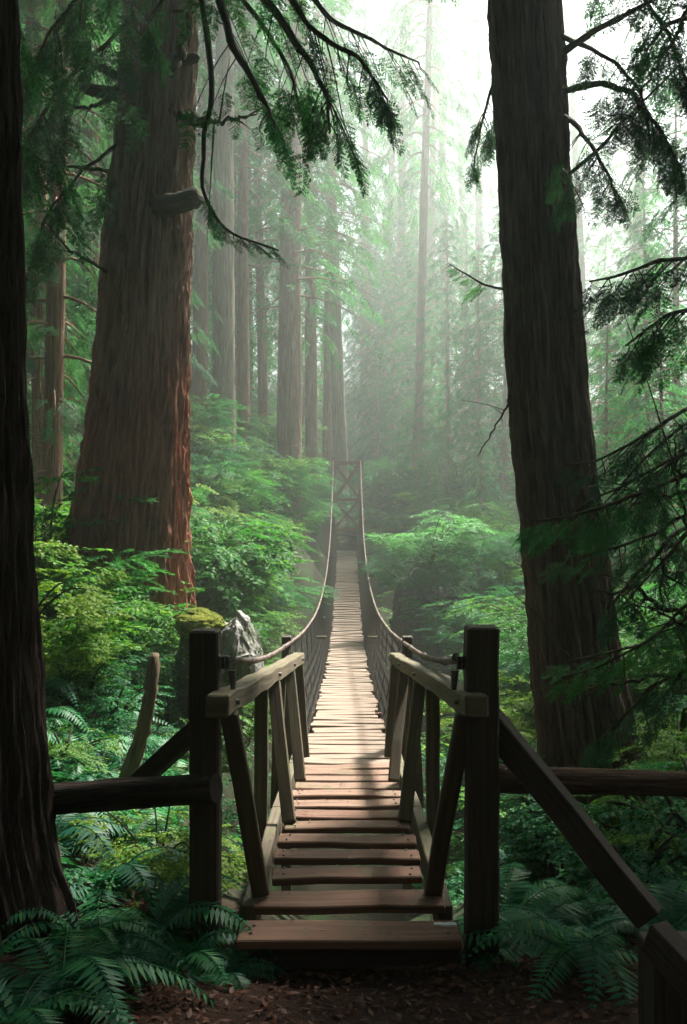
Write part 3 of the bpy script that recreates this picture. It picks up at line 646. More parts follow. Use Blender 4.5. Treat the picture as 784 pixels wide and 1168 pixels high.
limb_foliage(rc, [P(575, 330, 8.5), P(555, 325, 8.5), P(530, 312, 8.5), P(512, 300, 8.4)], .010, 16, .22, .08, 'hi', .6, 'conifer_b', seed=25, t0=.3)
limb_foliage(rc, [P(638, 40, 8.4), P(680, 60, 8.0), P(720, 90, 7.6), P(742, 150, 7.4)], .02, 40, .32, .40, 'hi', .8, seed=27, t0=.25)
limb_foliage(rc, [P(640, -40, 8.4), P(700, -30, 7.8), P(750, 20, 7.2), P(784, 90, 7.0)], .024, 44, .32, .46, 'hi', .8, seed=28, t0=.25)
limb_foliage(rc, [P(642, 205, 8.4), P(690, 165, 7.9), P(720, 130, 7.6), P(775, 70, 7.2)], .016, 42, .30, .34, 'hi', .9, seed=29, t0=.3)
limb_foliage(rc, [P(640, 190, 8.2), P(650, 210, 8.0), P(640, 240, 7.9)], .012, 14, .26, .1, 'hi', .9, seed=26, t0=.2)
bare(rc, [P(586, 440, 8.5), P(575, 470, 8.3), P(545, 520, 8.0)], .012, 31, 3)

# --- foreground left trunk
fl = empty('old_fir', (-1.85, 4.6, h1(-1.85, 4.6)), 'dark mossy trunk cut off by the left edge of the picture, closest to the camera', 'tree')
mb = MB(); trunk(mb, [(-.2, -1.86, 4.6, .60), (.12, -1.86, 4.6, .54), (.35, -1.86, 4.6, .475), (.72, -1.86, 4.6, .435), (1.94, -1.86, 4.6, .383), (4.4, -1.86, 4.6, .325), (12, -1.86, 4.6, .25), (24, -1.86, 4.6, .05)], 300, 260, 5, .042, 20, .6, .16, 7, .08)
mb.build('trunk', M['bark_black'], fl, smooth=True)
r_ = np.random.default_rng(79); tr, paths = tall_crown(r_, 24, 7.4, 4.6, 120, 42, .8, 'mid'); off = np.array([-1.86, 4.6, 0]); tr[0] = tr[0]+off
MB().leafs(scatter('mid', *tr, r_)).build('crown', M['conifer'], fl)

# --- fir just outside the right edge, boughs reaching into view
re_ = empty('hemlock', (4.6, 8.0, h1(4.6, 8.0)), 'dark hemlock at the right edge with low boughs reaching towards the leaning trunk', 'tree')
mb = MB(); trunk(mb, [(h1(4.6, 8)-.3, 4.6, 8, .42), (1.5, 4.6, 8, .33), (8, 4.6, 8, .25), (22, 4.6, 8, .04)], 100, 80, 15, .03, 11, .5, .15); mb.build('trunk', M['bark_dark'], re_, smooth=True)
for s, (c, r0, n, sz, w, dr) in enumerate([
    ([P(900, 240, 7.6), P(820, 270, 7.0), P(740, 300, 6.5), P(672, 322, 6.2)], .022, 70, .34, .36, .7),
    ([P(900, 330, 7.4), P(820, 340, 6.8), P(760, 360, 6.4), P(715, 395, 6.2)], .02, 60, .34, .34, .8),
    ([P(900, 430, 7.6), P(800, 455, 7.0), P(720, 505, 6.6), P(650, 530, 6.4)], .018, 60, .28, .34, .6),
    ([P(920, 520, 7.4), P(800, 540, 6.8), P(700, 575, 6.4), P(600, 595, 6.1)], .024, 75, .30, .34, .6),
    ([P(900, 560, 7.8), P(800, 590, 7.2), P(740, 640, 6.8), P(690, 700, 6.6)], .022, 70, .30, .36, .7),
    ([P(900, 650, 7.8), P(810, 690, 7.2), P(750, 720, 6.8), P(640, 760, 6.4)], .018, 60, .28, .30, .6),
    ([P(900, 470, 8.4), P(820, 500, 8.0), P(750, 540, 7.8), P(700, 600, 7.6)], .02, 70, .34, .44, .7),
    ([P(960, 20, 7.6), P(850, 30, 7.0), P(780, 20, 6.6), P(735, 60, 6.4)], .03, 30, .34, .3, .8)]):
    limb_foliage(re_, c, r0, int(n*.75), sz, w, 'hi', dr, 'conifer_b' if s % 2 else 'conifer', seed=50+s, t0=.12)
for s, (c, r0, n, sz, w, dr) in enumerate([
    ([P(860, 500, 7.2), P(780, 520, 6.8), P(700, 560, 6.5), P(610, 610, 6.3)], .014, 60, .24, .26, .5),
    ([P(860, 560, 7.0), P(780, 590, 6.7), P(720, 620, 6.5), P(640, 640, 6.4)], .014, 55, .24, .28, .6),
    ([P(860, 640, 7.0), P(790, 690, 6.7), P(740, 730, 6.5), P(640, 775, 6.3)], .014, 60, .26, .30, .5),
    ([P(860, 700, 6.8), P(800, 750, 6.5), P(740, 790, 6.4), P(680, 850, 6.3)], .014, 55, .26, .30, .6),
    ([P(860, 440, 7.6), P(790, 480, 7.2), P(720, 540, 7.0), P(670, 600, 6.9)], .014, 55, .28, .34, .7)]):
    limb_foliage(re_, c, r0, int(n*.8), sz, w, 'hi', dr, 'conifer_b' if s % 2 == 0 else 'conifer', seed=70+s, t0=.15)
for s, c in enumerate([[P(900, 600, 7.5), P(800, 640, 7.0), P(760, 620, 6.8), P(735, 660, 6.7)], [P(900, 540, 7.4), P(790, 560, 7.0), P(720, 575, 6.7)], [P(850, 700, 7), P(770, 700, 6.8), P(720, 670, 6.6), P(690, 690, 6.5)]]):
    bare(re_, c, .022, 60+s, 8)
for s, c in enumerate([[P(860, 470, 7.4), P(790, 500, 7.0), P(740, 560, 6.7), P(730, 610, 6.6)], [P(860, 720, 7), P(800, 640, 6.8), P(775, 560, 6.6), P(770, 500, 6.5)], [P(860, 760, 6.8), P(790, 720, 6.6), P(740, 690, 6.5)], [P(850, 800, 7.2), P(760, 770, 7), P(690, 780, 6.9), P(640, 740, 6.8)], [P(860, 600, 6.4), P(800, 600, 6.2), P(760, 640, 6.1), P(755, 700, 6)], [P(800, -20, 7), P(770, 40, 6.8), P(735, 100, 6.7), P(715, 160, 6.6)]]):
    bare(re_, c, .018, 160+s, 9)
r_ = np.random.default_rng(80); tr, paths = tall_crown(r_, 22, 8.4, 4.4, 110, 42, .8, 'mid'); off = np.array([4.6, 8, 0]); tr[0] = tr[0]+off
MB().leafs(scatter('mid', *tr, r_)).build('crown', M['conifer'], re_)

# ================================================================ forest trees (copied prototypes)
def proto_tree(name, seed, H, z0, r0, Lmax, nb, ns, size, kind, bmat, lmat, ground=False):
    r = np.random.default_rng(seed); t = empty(name, (0, 0, 0)); mb = MB(); lean = r.normal(size=2)*.012*H
    trunk(mb, [(-1.2, 0, 0, r0*1.35), (.0, 0, 0, r0*1.15), (1.5, 0, 0, r0*.97), (H*.4, lean[0]*.3, lean[1]*.3, r0*.72), (H*.8, lean[0], lean[1], r0*.3), (H, lean[0], lean[1], .02)], 56, 80, seed, r0*.09, 7, .4, .2)
    tr, paths = tall_crown(r, H, z0, Lmax, nb, ns, size, kind)
    for p in paths: tube(mb, p, np.linspace(min(.045, r0*.2), .006, 8), 4, cap=False)
    for k in range(14):          # dead snags below the crown
        if ground: break
        h = r.uniform(1.5, max(z0, 3)); az = r.uniform(0, 6.28); l = r.uniform(.5, 1.6); d = np.array([math.cos(az), math.sin(az), r.uniform(-.5, .3)])
        tube(mb, smooth_path([np.array([0, 0, h]), np.array([0, 0, h])+d*l*.5, np.array([0, 0, h-.15*l])+d*l], 6), np.linspace(.022, .004, 6), 4, cap=False)
    mb.build('trunk', M[bmat], t, smooth=True, local=True)
    MB().leafs(scatter(kind, *tr, r)).build('crown', M[lmat], t, local=True); return t
PT = {
 'a': proto_tree('conifer_tree', 101, 33, 7.0, .42, 4.2, 95, 22, 1.0, 'lo', 'bark_far', 'conifer_b'),
 'b': proto_tree('conifer_tree', 102, 30, 10.0, .36, 3.8, 85, 20, 1.0, 'lo', 'bark_far', 'conifer_b'),
 'c': proto_tree('conifer_tree', 103, 28, 4.0, .32, 3.6, 100, 24, .9, 'lo', 'bark_far', 'conifer'),
 'd': proto_tree('conifer_tree', 104, 26, 3.0, .26, 3.4, 110, 34, .55, 'mid', 'bark_far', 'conifer'),
 't': proto_tree('conifer_tree', 105, 32, 12.0, .42, 3.6, 70, 20, 1.0, 'lo', 'bark_tan', 'conifer_b'),
 's': proto_tree('young_hemlock', 106, 9, .5, .10, 2.3, 75, 24, .6, 'lo', 'bark_far', 'conifer_b', True),
 's2': proto_tree('young_hemlock', 107, 13, .8, .14, 2.7, 95, 26, .7, 'lo', 'bark_far', 'conifer_b', True)}
used = set()
def place(kind, x, y, rs, label, group, rz=None, zs=None, dz=-.1, cat='tree', lean=None):
    p = PT[kind]; o = p if kind not in used else copy_tree(p); used.add(kind)
    o.location = (x, y, h1(x, y)+dz); o.rotation_euler = ((lean[0] if lean else 0)+rnd.gauss(0, .014), (lean[1] if lean else 0)+rnd.gauss(0, .014), rnd.uniform(0, 6.28) if rz is None else rz)
    o.scale = (rs, rs, zs or rs); tag(o, label, cat, group); return o
def at(px, Y): return (px-392)*Y/F
G = 'forest conifers behind the ravine'
named = [  # kind, px, Y, hw px, height scale, label, lean(y)
 ('t', 256, 30, 14, 1.0, 'pale tan trunk on the left hillside between the red cedar and the bridge tower', .01),
 ('b', 227, 34, 9, 1.0, 'slim dark trunk close behind the pale tan trunk on the left', 0),
 ('b', 279, 33, 7, .9, 'thin reddish trunk just right of the pale tan trunk', 0),
 ('a', 330, 36, 15, 1.0, 'thick brown trunk on the hillside left of the far tower', .0),
 ('t', 391, 47, 8.5, 1.0, 'pale slightly leaning trunk rising directly behind the far bridge tower', .035),
 ('b', 355, 43, 8, 1.0, 'misty slim trunk right of the thick brown hillside trunk', 0),
 ('b', 374, 49, 7, 1.0, 'misty thin trunk left of the trunk behind the tower', 0),
 ('b', 302, 42, 6, 1.0, 'thin misty trunk between the tan trunk and the thick brown trunk', 0),
 ('c', 50, 18, 12, .9, 'dark trunk between the left edge trunk and the red cedar', 0),
 ('d', 76, 25, 9, .9, 'slender dark trunk close to the left side of the red cedar', 0),
 ('d', 112, 23, 9, .9, 'dark conifer half hidden by the left side of the red cedar', 0),
 ('b', 487, 70, 5.5, 1.4, 'pale ghostly trunk in the bright mist right of the tower', 0),
 ('c', 440, 84, 5.5, 1.6, 'faint trunk in the mist just right of the tower trunk', 0),
 ('b', 476, 50, 5.5, 1.5, 'tall slim conifer in the mist whose high crown greens the top of the misty gap', 0),
 ('a', 418, 78, 6, 1.3, 'pale conifer rising in the mist immediately right of the tower trunk', 0),
 ('a', 455, 74, 6, 1.4, 'pale feathery conifer at the top of the picture left of the misty gap', 0),
 ('a', 508, 76, 6, 1.4, 'pale conifer in the middle of the bright misty gap', 0),
 ('c', 548, 82, 6, 1.6, 'faint conifer touching the left side of the leaning trunk in the mist', 0),
 ('a', 532, 96, 5, 1.5, 'palest conifer between the misty gap and the leaning trunk', 0),
 ('c', 472, 92, 5, 1.7, 'blurred pale conifer filling the back of the misty gap', 0),
 ('a', 668, 62, 6.5, 1.0, 'misty conifer seen just right of the dark leaning trunk', 0),
 ('a', 725, 58, 7, 1.0, 'misty conifer near the right edge behind the hanging boughs', 0)]
for k, px, Y, hw, zs, lab, ln in named:
    r0 = hw*Y/F; base_r = {'a': .42, 'b': .36, 'c': .32, 'd': .26, 't': .42}[k]; rs = r0/base_r
    o = place(k, at(px, Y), Y, 1, lab, None, lean=(0, ln)); o.scale = (1, 1, zs)
    for ch in o.children:
        if ch.name.startswith('trunk'): ch.scale = (rs, rs, 1)
# unnamed rows filling the forest
def ok_spot(x, y, pts, d):
    if abs(x-XC(y)) < 2.0 and y < 52: return False
    return all((x-a)**2+(y-b)**2 > d*d for a, b in pts)
pts = [(at(n[1], n[2]), n[2]) for n in named]
zones = [  # count, x range, y range, kinds, label, group, min spacing
 (17, (-16, -4.0), (15, 36), 'ddc', 'dark green conifer crowding the shaded slope behind the red cedar', 'dark conifers on the left slope', 2.2),
 (20, (-24, -2.4), (38, 64), 'abb', 'misty conifer in the deeper forest left of the tower', 'misty conifers left of the tower', 2.6),
 (5, (5, 24), (82, 112), 'abb', 'pale conifer almost lost in the bright mist right of the tower', 'pale conifers in the bright mist', 4.0),
 (3, (17, 32), (44, 66), 'acb', 'hazy conifer on the right bank beyond the leaning trunk', 'hazy conifers on the right bank', 3.0),
 (18, (-44, 44), (75, 135), 'abc', 'far conifer fading into the mist at the back of the forest', 'far conifers at the back', 5.0)]
for cnt, xr, yr, kinds, lab, grp, d in zones:
    n = 0; tries = 0
    while n < cnt and tries < 4000:
        tries += 1; x = rnd.uniform(*xr); y = rnd.uniform(*yr)
        if x/y > .48 or x/y < -.48 or not ok_spot(x, y, pts, d) or ('dark conifers' in grp and x/y > -.235): continue
        pts.append((x, y)); n += 1; place(rnd.choice(kinds), x, y, rnd.uniform(.75, 1.05), lab, grp)
# young hemlocks making the green wall right of the far tower
for px, Y, s_, k, lab in ((450, 60, 1.0, 's2', None), (478, 55, 1.05, 's2', None), (512, 49, 1.05, 's2', None), (545, 44, .9, 's2', None), (432, 58, .9, 's', None), (575, 42, 1.0, 's2', None), (548, 34, .5, 's', None), (505, 42, .5, 's', None), (470, 50, .5, 's', None), (490, 38, .4, 's', None),
                       (590, 48, 1.2, 's2', None), (465, 66, 1.2, 's2', None), (425, 66, 1.1, 's2', None), (412, 72, 1.2, 's2', None), (440, 75, 1.3, 's2', None), (490, 72, 1.3, 's2', None), (530, 62, 1.2, 's2', None), (715, 26, .55, 's2', None), (740, 22, .85, 's', None), (690, 20, .7, 's', None), (770, 28, 1.0, 's2', None), (740, 34, .9, 's2', None), (760, 18, .7, 's', None), (690, 31, .6, 's2', None), (640, 36, .65, 's2', None)):
    right = px > 620
    place(k, at(px, Y), Y, s_, 'young hemlock with layered boughs behind the right hanging branches' if right else 'young hemlock with layered boughs on the bank right of the far tower', 'young hemlocks on the right side' if right else 'young hemlocks right of the tower')
for px, Y, s_, k in ((300, 48, .8, 's'), (345, 52, .8, 's2'), (215, 40, .8, 's2'), (270, 44, .9, 's2'), (60, 22, .8, 's'), (20, 19, .8, 's'), (100, 28, .9, 's2'), (235, 50, 1, 's2'), (320, 60, 1.1, 's2'), (365, 62, 1.0, 's2')):
    place(k, at(px, Y), Y, s_, 'young hemlock between the trunks on the left hillside', 'young hemlocks on the left hillside')
# trees added behind and beside the viewer to keep light off the bridge head
for x, y, k, s_ in ((6.4, 12.5, 'd', .9), (-6.4, 9, 'd', .95), (-4.2, 5.5, 'd', .8), (3.4, 4.6, 'd', .75), (2.5, -3.5, 'd', .9), (-2.2, -3.2, 'd', .9), (-4.5, 1, 'd', .9), (5, .5, 'd', .9), (-1, -9, 'd', 1), (5.5, -5, 'd', 1), (-7, -4, 'd', 1), (-5, -13, 'd', 1), (6, -14, 'd', 1), (-14, -3, 'd', 1), (14, -2, 'd', 1), (-12, 6, 'd', 1), (15, 6, 'd', 1), (0, -18, 'd', 1), (-9, -17, 'd', 1), (10, -18, 'd', 1), (-5, -2, 'c', 1), (3.5, -1.5, 'c', 1), (0, -5, 'c', 1.05), (-3, -7, 'a', 1), (6.5, 3, 'c', 1), (-6.5, 5, 'c', 1), (4, -8, 'a', 1), (-9, 1, 'c', 1), (9, -3, 'c', 1), (8, 8, 'c', .95), (-7.5, 10, 'c', .95), (1, -12, 'a', 1), (-10, -8, 'a', 1), (10, -10, 'a', 1), (11, 4, 'a', 1), (12, 13, 'a', .9), (9, 15, 'c', .9)):
    place(k, x, y, s_, 'conifer added outside the picture to shade the bridge head', 'added shade conifers around the viewpoint')

# ================================================================ understory
def proto_bush(name, seed, H, Rr, n, size, kind, lmat):
    r = np.random.default_rng(seed); t = empty(name, (0, 0, 0)); mb = MB(); pos, d, up, sc = [], [], [], []
    ns = 9
    for k in range(ns):
        az = k*2.4+r.normal()*.3; ln = Rr*r.uniform(.55, 1.0); tip = np.array([math.cos(az)*ln, math.sin(az)*ln, H*r.uniform(.45, 1.0)])
        path = smooth_path([(0, 0, -.15), tip*np.array([.35, .35, .6]), tip*np.array([.75, .75, .95]), tip], 14); tube(mb, path, np.linspace(.022, .005, 14), 5)
        m = n//ns; tt = r.uniform(.25, 1, m); i = (tt*12).astype(int); p = path[i]
        a2 = az+r.normal(size=m)*1.1; dd = np.c_[np.cos(a2), np.sin(a2), r.normal(size=m)*.12-.10]
        off = r.uniform(0, .28, m)*Rr; pp = p+dd*off[:, None]; pp[:, 2] += r.normal(size=m)*.05*H
        pos.append(pp); d.append(dd); up.append(np.tile([0, 0, 1.0], (m, 1))+r.normal(size=(m, 3))*.22); sc.append(size*r.uniform(.7, 1.25, m))
    mb.build('stems', M['moss_limb'], t, smooth=True, local=True)
    pos, d, up, sc = map(np.concatenate, (pos, d, up, sc))
    MB().leafs(scatter(kind, pos, d, up, sc, r)).build('foliage', M[lmat], t, local=True); return t
def proto_fern(seed, nf, L, parts=True):
    r = np.random.default_rng(seed); t = empty('sword_fern', (0, 0, 0)); allq = []
    for k in range(nf):
        az = k*2*math.pi/nf+r.normal()*.25; l = L*r.uniform(.7, 1.1); lift = r.uniform(.45, 1.0); t_ = np.linspace(0, 1, 30)
        hor = l*(.25*t_+.75*t_**1.3)*(.95-.25*lift); ver = l*(lift*.95*t_-(.55+.35*lift)*t_**2.2)
        c = np.c_[np.cos(az)*hor, np.sin(az)*hor, ver+.02]; T = nrm(np.gradient(c, axis=0)); Sd = nrm(np.cross(T, [0, 0, 1.0])); N = np.cross(Sd, T)
        wl = l*.19*np.sin(np.clip(.12+t_*.92, 0, 1)*math.pi)**.65*(1-.55*t_)+.008
        Q = []
        for sg in (-1, 1):
            dd = Sd*sg+T*.35-N*.22+r.normal(size=(30, 3))*.06; Q.append(diamonds(c[2:], dd[2:], N[2:], wl[2:]*r.uniform(.9, 1.1, 28), np.full(28, l*.026), .3))
        Q = np.concatenate(Q); mb = MB(); mb.leafs(Q); tube(mb, c[::3], np.linspace(.005, .0015, 10), 4, cap=False)
        if parts: mb.build('frond', M['fern'], t, local=True)
        else: allq.append(mb)
    if not parts:
        mb = MB()
        for m in allq: mb.leafs(np.concatenate([m.v[0].reshape(-1, 4, 3)]))
        mb.build('fronds', M['fern'], t, local=True)
    return t
PB = {
 'm1': proto_bush('leafy_shrub', 201, 1.7, 1.5, 190, .55, 'broad', 'bush'), 'm2': proto_bush('leafy_shrub', 202, 1.3, 1.7, 190, .5, 'broad', 'bush'),
 'y1': proto_bush('leafy_shrub', 203, 1.2, 1.2, 150, .42, 'maple', 'bush_b'), 'h1': proto_bush('leafy_shrub', 204, 1.5, 1.4, 180, .55, 'mid', 'bush'),
 'h2': proto_bush('leafy_shrub', 208, 1.4, 1.7, 230, .6, 'mid', 'conifer_b'), 'p1': proto_bush('leafy_shrub', 209, 1.5, 1.3, 230, .5, 'broad', 'bush_pale'),
 'n1': proto_bush('low_shrub', 205, .55, .6, 90, .24, 'broad', 'herb'), 'n2': proto_bush('low_shrub', 206, .45, .5, 80, .22, 'maple', 'bush')}
PF = {0: proto_fern(301, 13, .75), 1: proto_fern(302, 11, .9), 2: proto_fern(303, 14, .6), 3: proto_fern(304, 10, .8, False)}
ub = set()
def put(D, k, x, y, s_, lab, cat, grp, z=None, tilt=.12, rz=None):
    p = D[k]; o = p if (id(D), k) not in ub else copy_tree(p); ub.add((id(D), k))
    o.location = (x, y, (h1(x, y) if z is None else z)-.02); o.rotation_euler = (rnd.gauss(0, tilt), rnd.gauss(0, tilt), rnd.uniform(0, 6.28) if rz is None else rz); o.scale = (s_, s_, s_*rnd.uniform(.85, 1.1))
    tag(o, lab, cat, grp); return o
# big shrubs: the left hillside mass
for i in range(70):
    y = rnd.uniform(15, 40); x = -rnd.uniform(.055, .17)*y-.3
    if x > -2.45: x = -2.45-rnd.random()*.5
    put(PB, rnd.choice(['h2', 'h1', 'h2', 'm1', 'm2', 'h1', 'y1']), x, y, rnd.uniform(.7, 1.15), 'layered green shrub on the hillside between the red cedar and the bridge', 'shrub', 'shrubs on the left hillside')
for i in range(34):   # farther bank round the tower
    y = rnd.uniform(40, 52); x = rnd.uniform(-7, 8)
    if abs(x) < 1.5 and y < 49: continue
    put(PB, rnd.choice(['h2', 'm2', 'h1', 'h2']), x, y, rnd.uniform(.8, 1.3), 'hazy shrub on the far bank around the bridge tower', 'shrub', 'shrubs on the far bank')
for (x, y, s_, k) in ((-1.5, 39.5, .8, 'h2'), (-2.2, 38, .9, 'h1'), (-1.9, 41.5, 1.0, 'h2'), (-2.6, 40, 1, 'm2'), (-1.4, 37, .7, 'h2'), (-2.0, 35.5, .8, 'h2'), (-1.7, 33.5, .7, 'm2'), (-1.2, 43.5, .8, 'h2'), (-2.3, 44, 1, 'h1'), (.6, 47.5, .8, 'h2'), (-.4, 46, .7, 'h2'), (1.5, 44, .8, 'h1'), (1.8, 41, .7, 'h2'), (2.2, 38, .8, 'h2')):
    put(PB, k, x, y, s_, 'hazy shrub on the far bank around the bridge tower', 'shrub', 'shrubs on the far bank')
# right bank
put(PB, 'p1', 2.15, 24.6, .95, 'pale rounded shrub overhanging the dark hollow right of the bridge', 'shrub', None, z=CAMZ-1.25, tilt=.03)
for i in range(46):
    y = rnd.uniform(12, 38); x = rnd.uniform(.06, .26)*y+.5
    if (22 < y < 29 and x < 3.4) or x < 2.3: continue
    put(PB, rnd.choice(['h1', 'h2', 'm2', 'h2']), x, y, rnd.uniform(.6, 1.0), 'green shrub on the right bank between the bridge and the leaning trunk', 'shrub', 'shrubs on the right bank')
for px, py, Y, s_, k in ((575, 700, 13, .75, 'y1'), (600, 680, 14, .7, 'y1'), (730, 780, 9, .5, 'y1'), (770, 840, 8, .5, 'y1'), (600, 790, 10, .5, 'm2'), (740, 700, 11, .7, 'm1'), (770, 740, 10, .6, 'h1')):
    put(PB, k, at(px, Y), Y, s_, 'bright yellow green shrub near the base of the leaning trunk', 'shrub', 'bright shrubs by the leaning trunk')
put(PB, 'y1', at(180, 5.7), 5.7, .42, 'yellow green shrub lit under the left log rail', 'shrub', None)
for (x, y, z, s_) in ((1.5, 24.3, -1.9, .55), (2.9, 24.2, -2.1, .7), (3.4, 25.2, -1.5, .8), (2.4, 23.6, -2.9, .6)):
    put(PB, 'h2', x, y, s_, 'green shrub clinging to the shade-dark rock bluff right of the bridge', 'shrub', 'shrubs on the dark bluff', z=CAMZ+z)
for i in range(22):
    y = rnd.uniform(9.5, 15); x = rnd.uniform(.26, .44)*y
    put(PB, rnd.choice(['h1', 'h2']), x, y, rnd.uniform(.55, .9), 'dark green shrub behind the leaning trunk on the right bank', 'shrub', 'dark shrubs behind the leaning trunk')
for (px, Y, s_, k) in ((85, 10.9, .6, 'h2'), (120, 10.6, .62, 'm2'), (155, 10.7, .55, 'h2'), (185, 10.9, .62, 'm1'), (212, 11.2, .6, 'h2')):
    put(PB, k, at(px, Y), Y, s_, 'green shrub covering the foot of the red cedar', 'shrub', 'shrubs at the cedar foot')
# left bank, close
for i in range(46):
    y = rnd.uniform(6.2, 13); x = -rnd.uniform(.15, .36)*y
    if x > -1.75+.12*(y-9.5)*(y > 9.5): continue
    put(PB, rnd.choice(['n1', 'n2', 'n1', 'y1', 'm2']), x, y, rnd.uniform(.5, .8) if y > 7 else .6, 'small leafy shrub on the left bank below the red cedar', 'shrub', 'small shrubs on the left bank')
for i in range(40):
    y = rnd.uniform(5.6, 12); x = rnd.uniform(.13, .40)*y
    if x < 1.45: continue
    put(PB, rnd.choice(['n1', 'n2', 'n1']), x, y, rnd.uniform(.7, 1.2), 'small leafy plant on the right bank around the leaning trunk', 'plant', 'small plants on the right bank')
# ferns
FL = 'sword fern in the shade at the left of the bridge head'; FR = 'sword fern in the shade at the right of the bridge head'
for px, py, Y, s_, k in ((70, 1100, 3.9, 1.0, 0), (15, 1110, 3.6, .9, 1), (170, 1030, 4.6, .9, 1), (215, 1000, 4.9, .8, 0), (255, 1080, 4.35, .6, 2), (120, 960, 5.2, .9, 1), (60, 950, 5.6, .9, 0), (150, 900, 6.0, .9, 1), (90, 880, 6.6, .9, 0), (200, 930, 5.6, .8, 2), (130, 1080, 4.2, .6, 2), (120, 960, 4.45, .7, 0), (205, 985, 4.4, .55, 1), (95, 960, 4.5, .75, 1), (165, 960, 4.6, .7, 0)):
    put(PF, k, at(px, Y), Y, s_*1.12, FL, 'fern', 'ferns left of the bridge head')
for px, py, Y, s_, k in ((600, 1010, 4.9, .9, 0), (655, 1060, 4.5, .9, 1), (580, 980, 5.4, .9, 1), (640, 940, 5.8, 1.0, 0), (700, 960, 5.6, .9, 1), (770, 980, 5.2, .9, 0), (720, 920, 6.4, 1.0, 1), (600, 920, 6.4, .9, 0), (680, 1050, 4.9, .8, 2), (560, 1050, 4.7, .6, 2), (755, 1040, 4.8, .9, 1)):
    put(PF, k, at(px, Y), Y, s_*1.1, FR, 'fern', 'ferns right of the bridge head')
for i in range(26):
    y = rnd.uniform(6.5, 11); x = -rnd.uniform(.17, .36)*y
    put(PF, 3, x, y, rnd.uniform(.7, 1.1), 'fern growing on the left bank below the red cedar', 'fern', 'ferns on the left bank')
for i in range(20):
    y = rnd.uniform(6.5, 11); x = rnd.uniform(.16, .38)*y
    put(PF, 3, x, y, rnd.uniform(.7, 1.1), 'fern growing on the right bank near the leaning trunk', 'fern', 'ferns on the right bank')
# ground cover: uncountable small leaves over the slopes
def cover(name, n, xr, yr, size, lm, cond, r, lift=.12):
    x = r.uniform(*xr, n); y = r.uniform(*yr, n); m = cond(x, y); x, y = x[m], y[m]; z = hz(x, y)+r.random(len(x))*lift; a = r.uniform(0, 6.28, len(x))
    d = np.c_[np.cos(a), np.sin(a), r.uniform(-.1, .6, len(x))]; up = np.tile([0, 0, 1.0], (len(x), 1))+r.normal(size=(len(x), 3))*.3
    return tag(MB().leafs(scatter('broad', np.c_[x, y, z], d, up, size*r.uniform(.6, 1.3, len(x)), r)).build(name, M[lm]), kind='stuff')
r_ = np.random.default_rng(9)
cover('ground_cover', 5200, (-6, 6), (4.8, 16), .26, 'herb', lambda x, y: (np.abs(x) > np.maximum(.95, 1.0)), r_)
cover('hillside_cover', 9000, (-16, 16), (14, 60), .55, 'bush', lambda x, y: (np.abs(x) > 1.4) & (np.abs(x) < y*.5), r_, .3)
# leaf litter on the path
n = 15000; x = r_.uniform(-3.2, 3.2, n); y = r_.uniform(2.2, 5.6, n); a = r_.uniform(0, 6.28, n); l = r_.uniform(.02, .06, n)
Q = diamonds(np.c_[x, y, hz(x, y)+r_.uniform(.002, .02, n)], np.c_[np.cos(a), np.sin(a), r_.normal(size=n)*.25], np.tile([0, 0, 1.0], (n, 1))+r_.normal(size=(n, 3))*.35, l, l*r_.uniform(.3, .6, n))
tag(MB().leafs(Q).build('leaf_litter', M['litter']), kind='stuff')

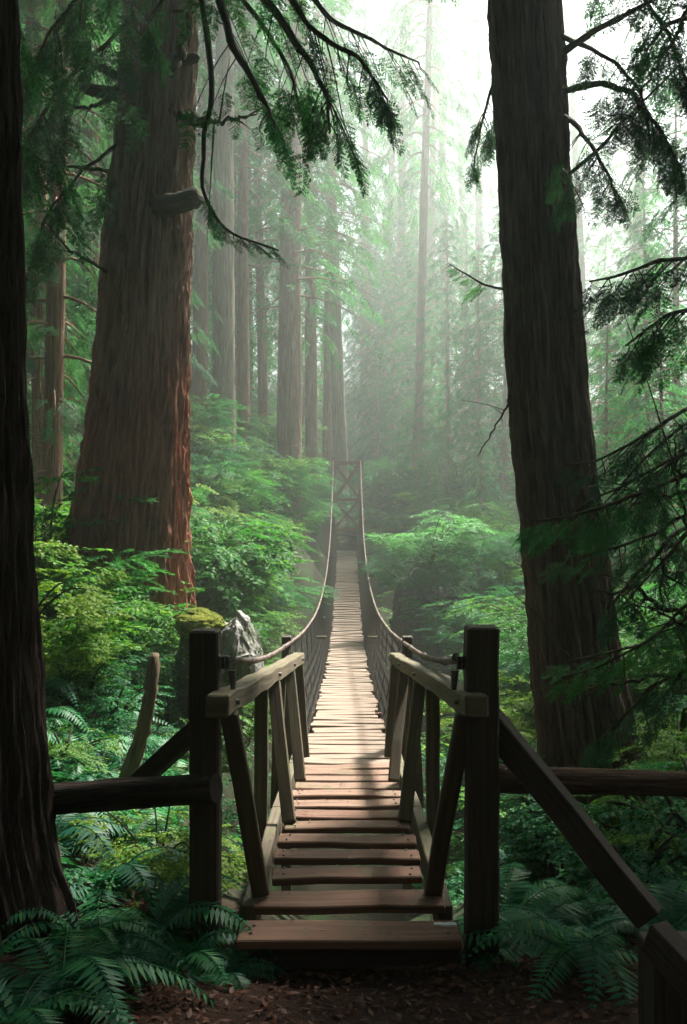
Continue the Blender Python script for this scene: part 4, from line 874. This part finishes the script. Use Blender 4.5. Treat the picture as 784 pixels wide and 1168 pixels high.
n = 130; x = r_.uniform(-.42, .46, n); y = np.array([rnd.choice(Ys[:12]) for _ in range(n)])+r_.uniform(-.07, .07, n); a = r_.uniform(0, 6.28, n); l = r_.uniform(.012, .04, n)
Q = diamonds(np.c_[x, y, DZ(y)+.008], np.c_[np.cos(a), np.sin(a), r_.uniform(0, .2, n)], np.tile([0, 0, 1.0], (n, 1)), l, l*.35)
tag(MB().leafs(Q).build('tread_litter', M['litter']), kind='stuff')
# ================================================================ rocks, moss, stems
def rock(c, s_, seed, m, name, label, cat):
    import bmesh
    bm = bmesh.new(); bmesh.ops.create_icosphere(bm, subdivisions=5, radius=1)
    for v in bm.verts:
        p = v.co.copy(); n_ = noise.fractal(p*1.1+Vector((seed, 0, seed)), 1, 2, 5); k = 1+.16*n_+.07*noise.cell(p*2.3+Vector((seed, 1, 2)))
        v.co = Vector((p.x*k*s_[0], p.y*k*s_[1], p.z*k*s_[2]))
    me = bpy.data.meshes.new(name); bm.to_mesh(me); bm.free(); me.materials.append(M[m])
    o = bpy.data.objects.new(name, me); C.link(o); o.location = [float(v) for v in c]; o.rotation_euler = (rnd.uniform(-.2, .2), rnd.uniform(-.2, .2), rnd.uniform(0, 6))
    return tag(o, label, cat)
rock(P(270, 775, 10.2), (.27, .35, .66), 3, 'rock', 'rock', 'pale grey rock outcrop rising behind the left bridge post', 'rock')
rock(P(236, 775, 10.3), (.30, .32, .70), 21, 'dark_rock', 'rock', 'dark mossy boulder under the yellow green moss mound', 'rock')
rock(P(229, 712, 10.1), (.24, .24, .15), 5, 'moss', 'moss_mound', 'yellow green moss mound beside the pale rock behind the left post', 'moss')
rock((2.15, 25.6, CAMZ-3.0), (.95, 1.0, 1.6), 13, 'dark_rock', 'shade_dark_bluff', 'rock bluff coloured dark for the shaded hollow under the pale rounded shrub right of the bridge', 'rock')  # near-black colour paints in the shade of the hollow below the shrub
def stem(ctrl, r0, label, seed):
    t = empty('mossy_sapling', ctrl[0], label, 'tree'); mb = MB(); tube(mb, smooth_path(ctrl, 24), r0*np.append(1-.25*np.linspace(0, 1, 22), [.70, .45]), 12, .10); mb.build('stem', M['stem'], t, smooth=True)
    return t
stem([P(138, 905, 6.6), P(158, 850, 6.6), P(171, 795, 6.6), P(177, 745, 6.7)], .055, 'short mossy broken stem leaning right on the left bank', 1)
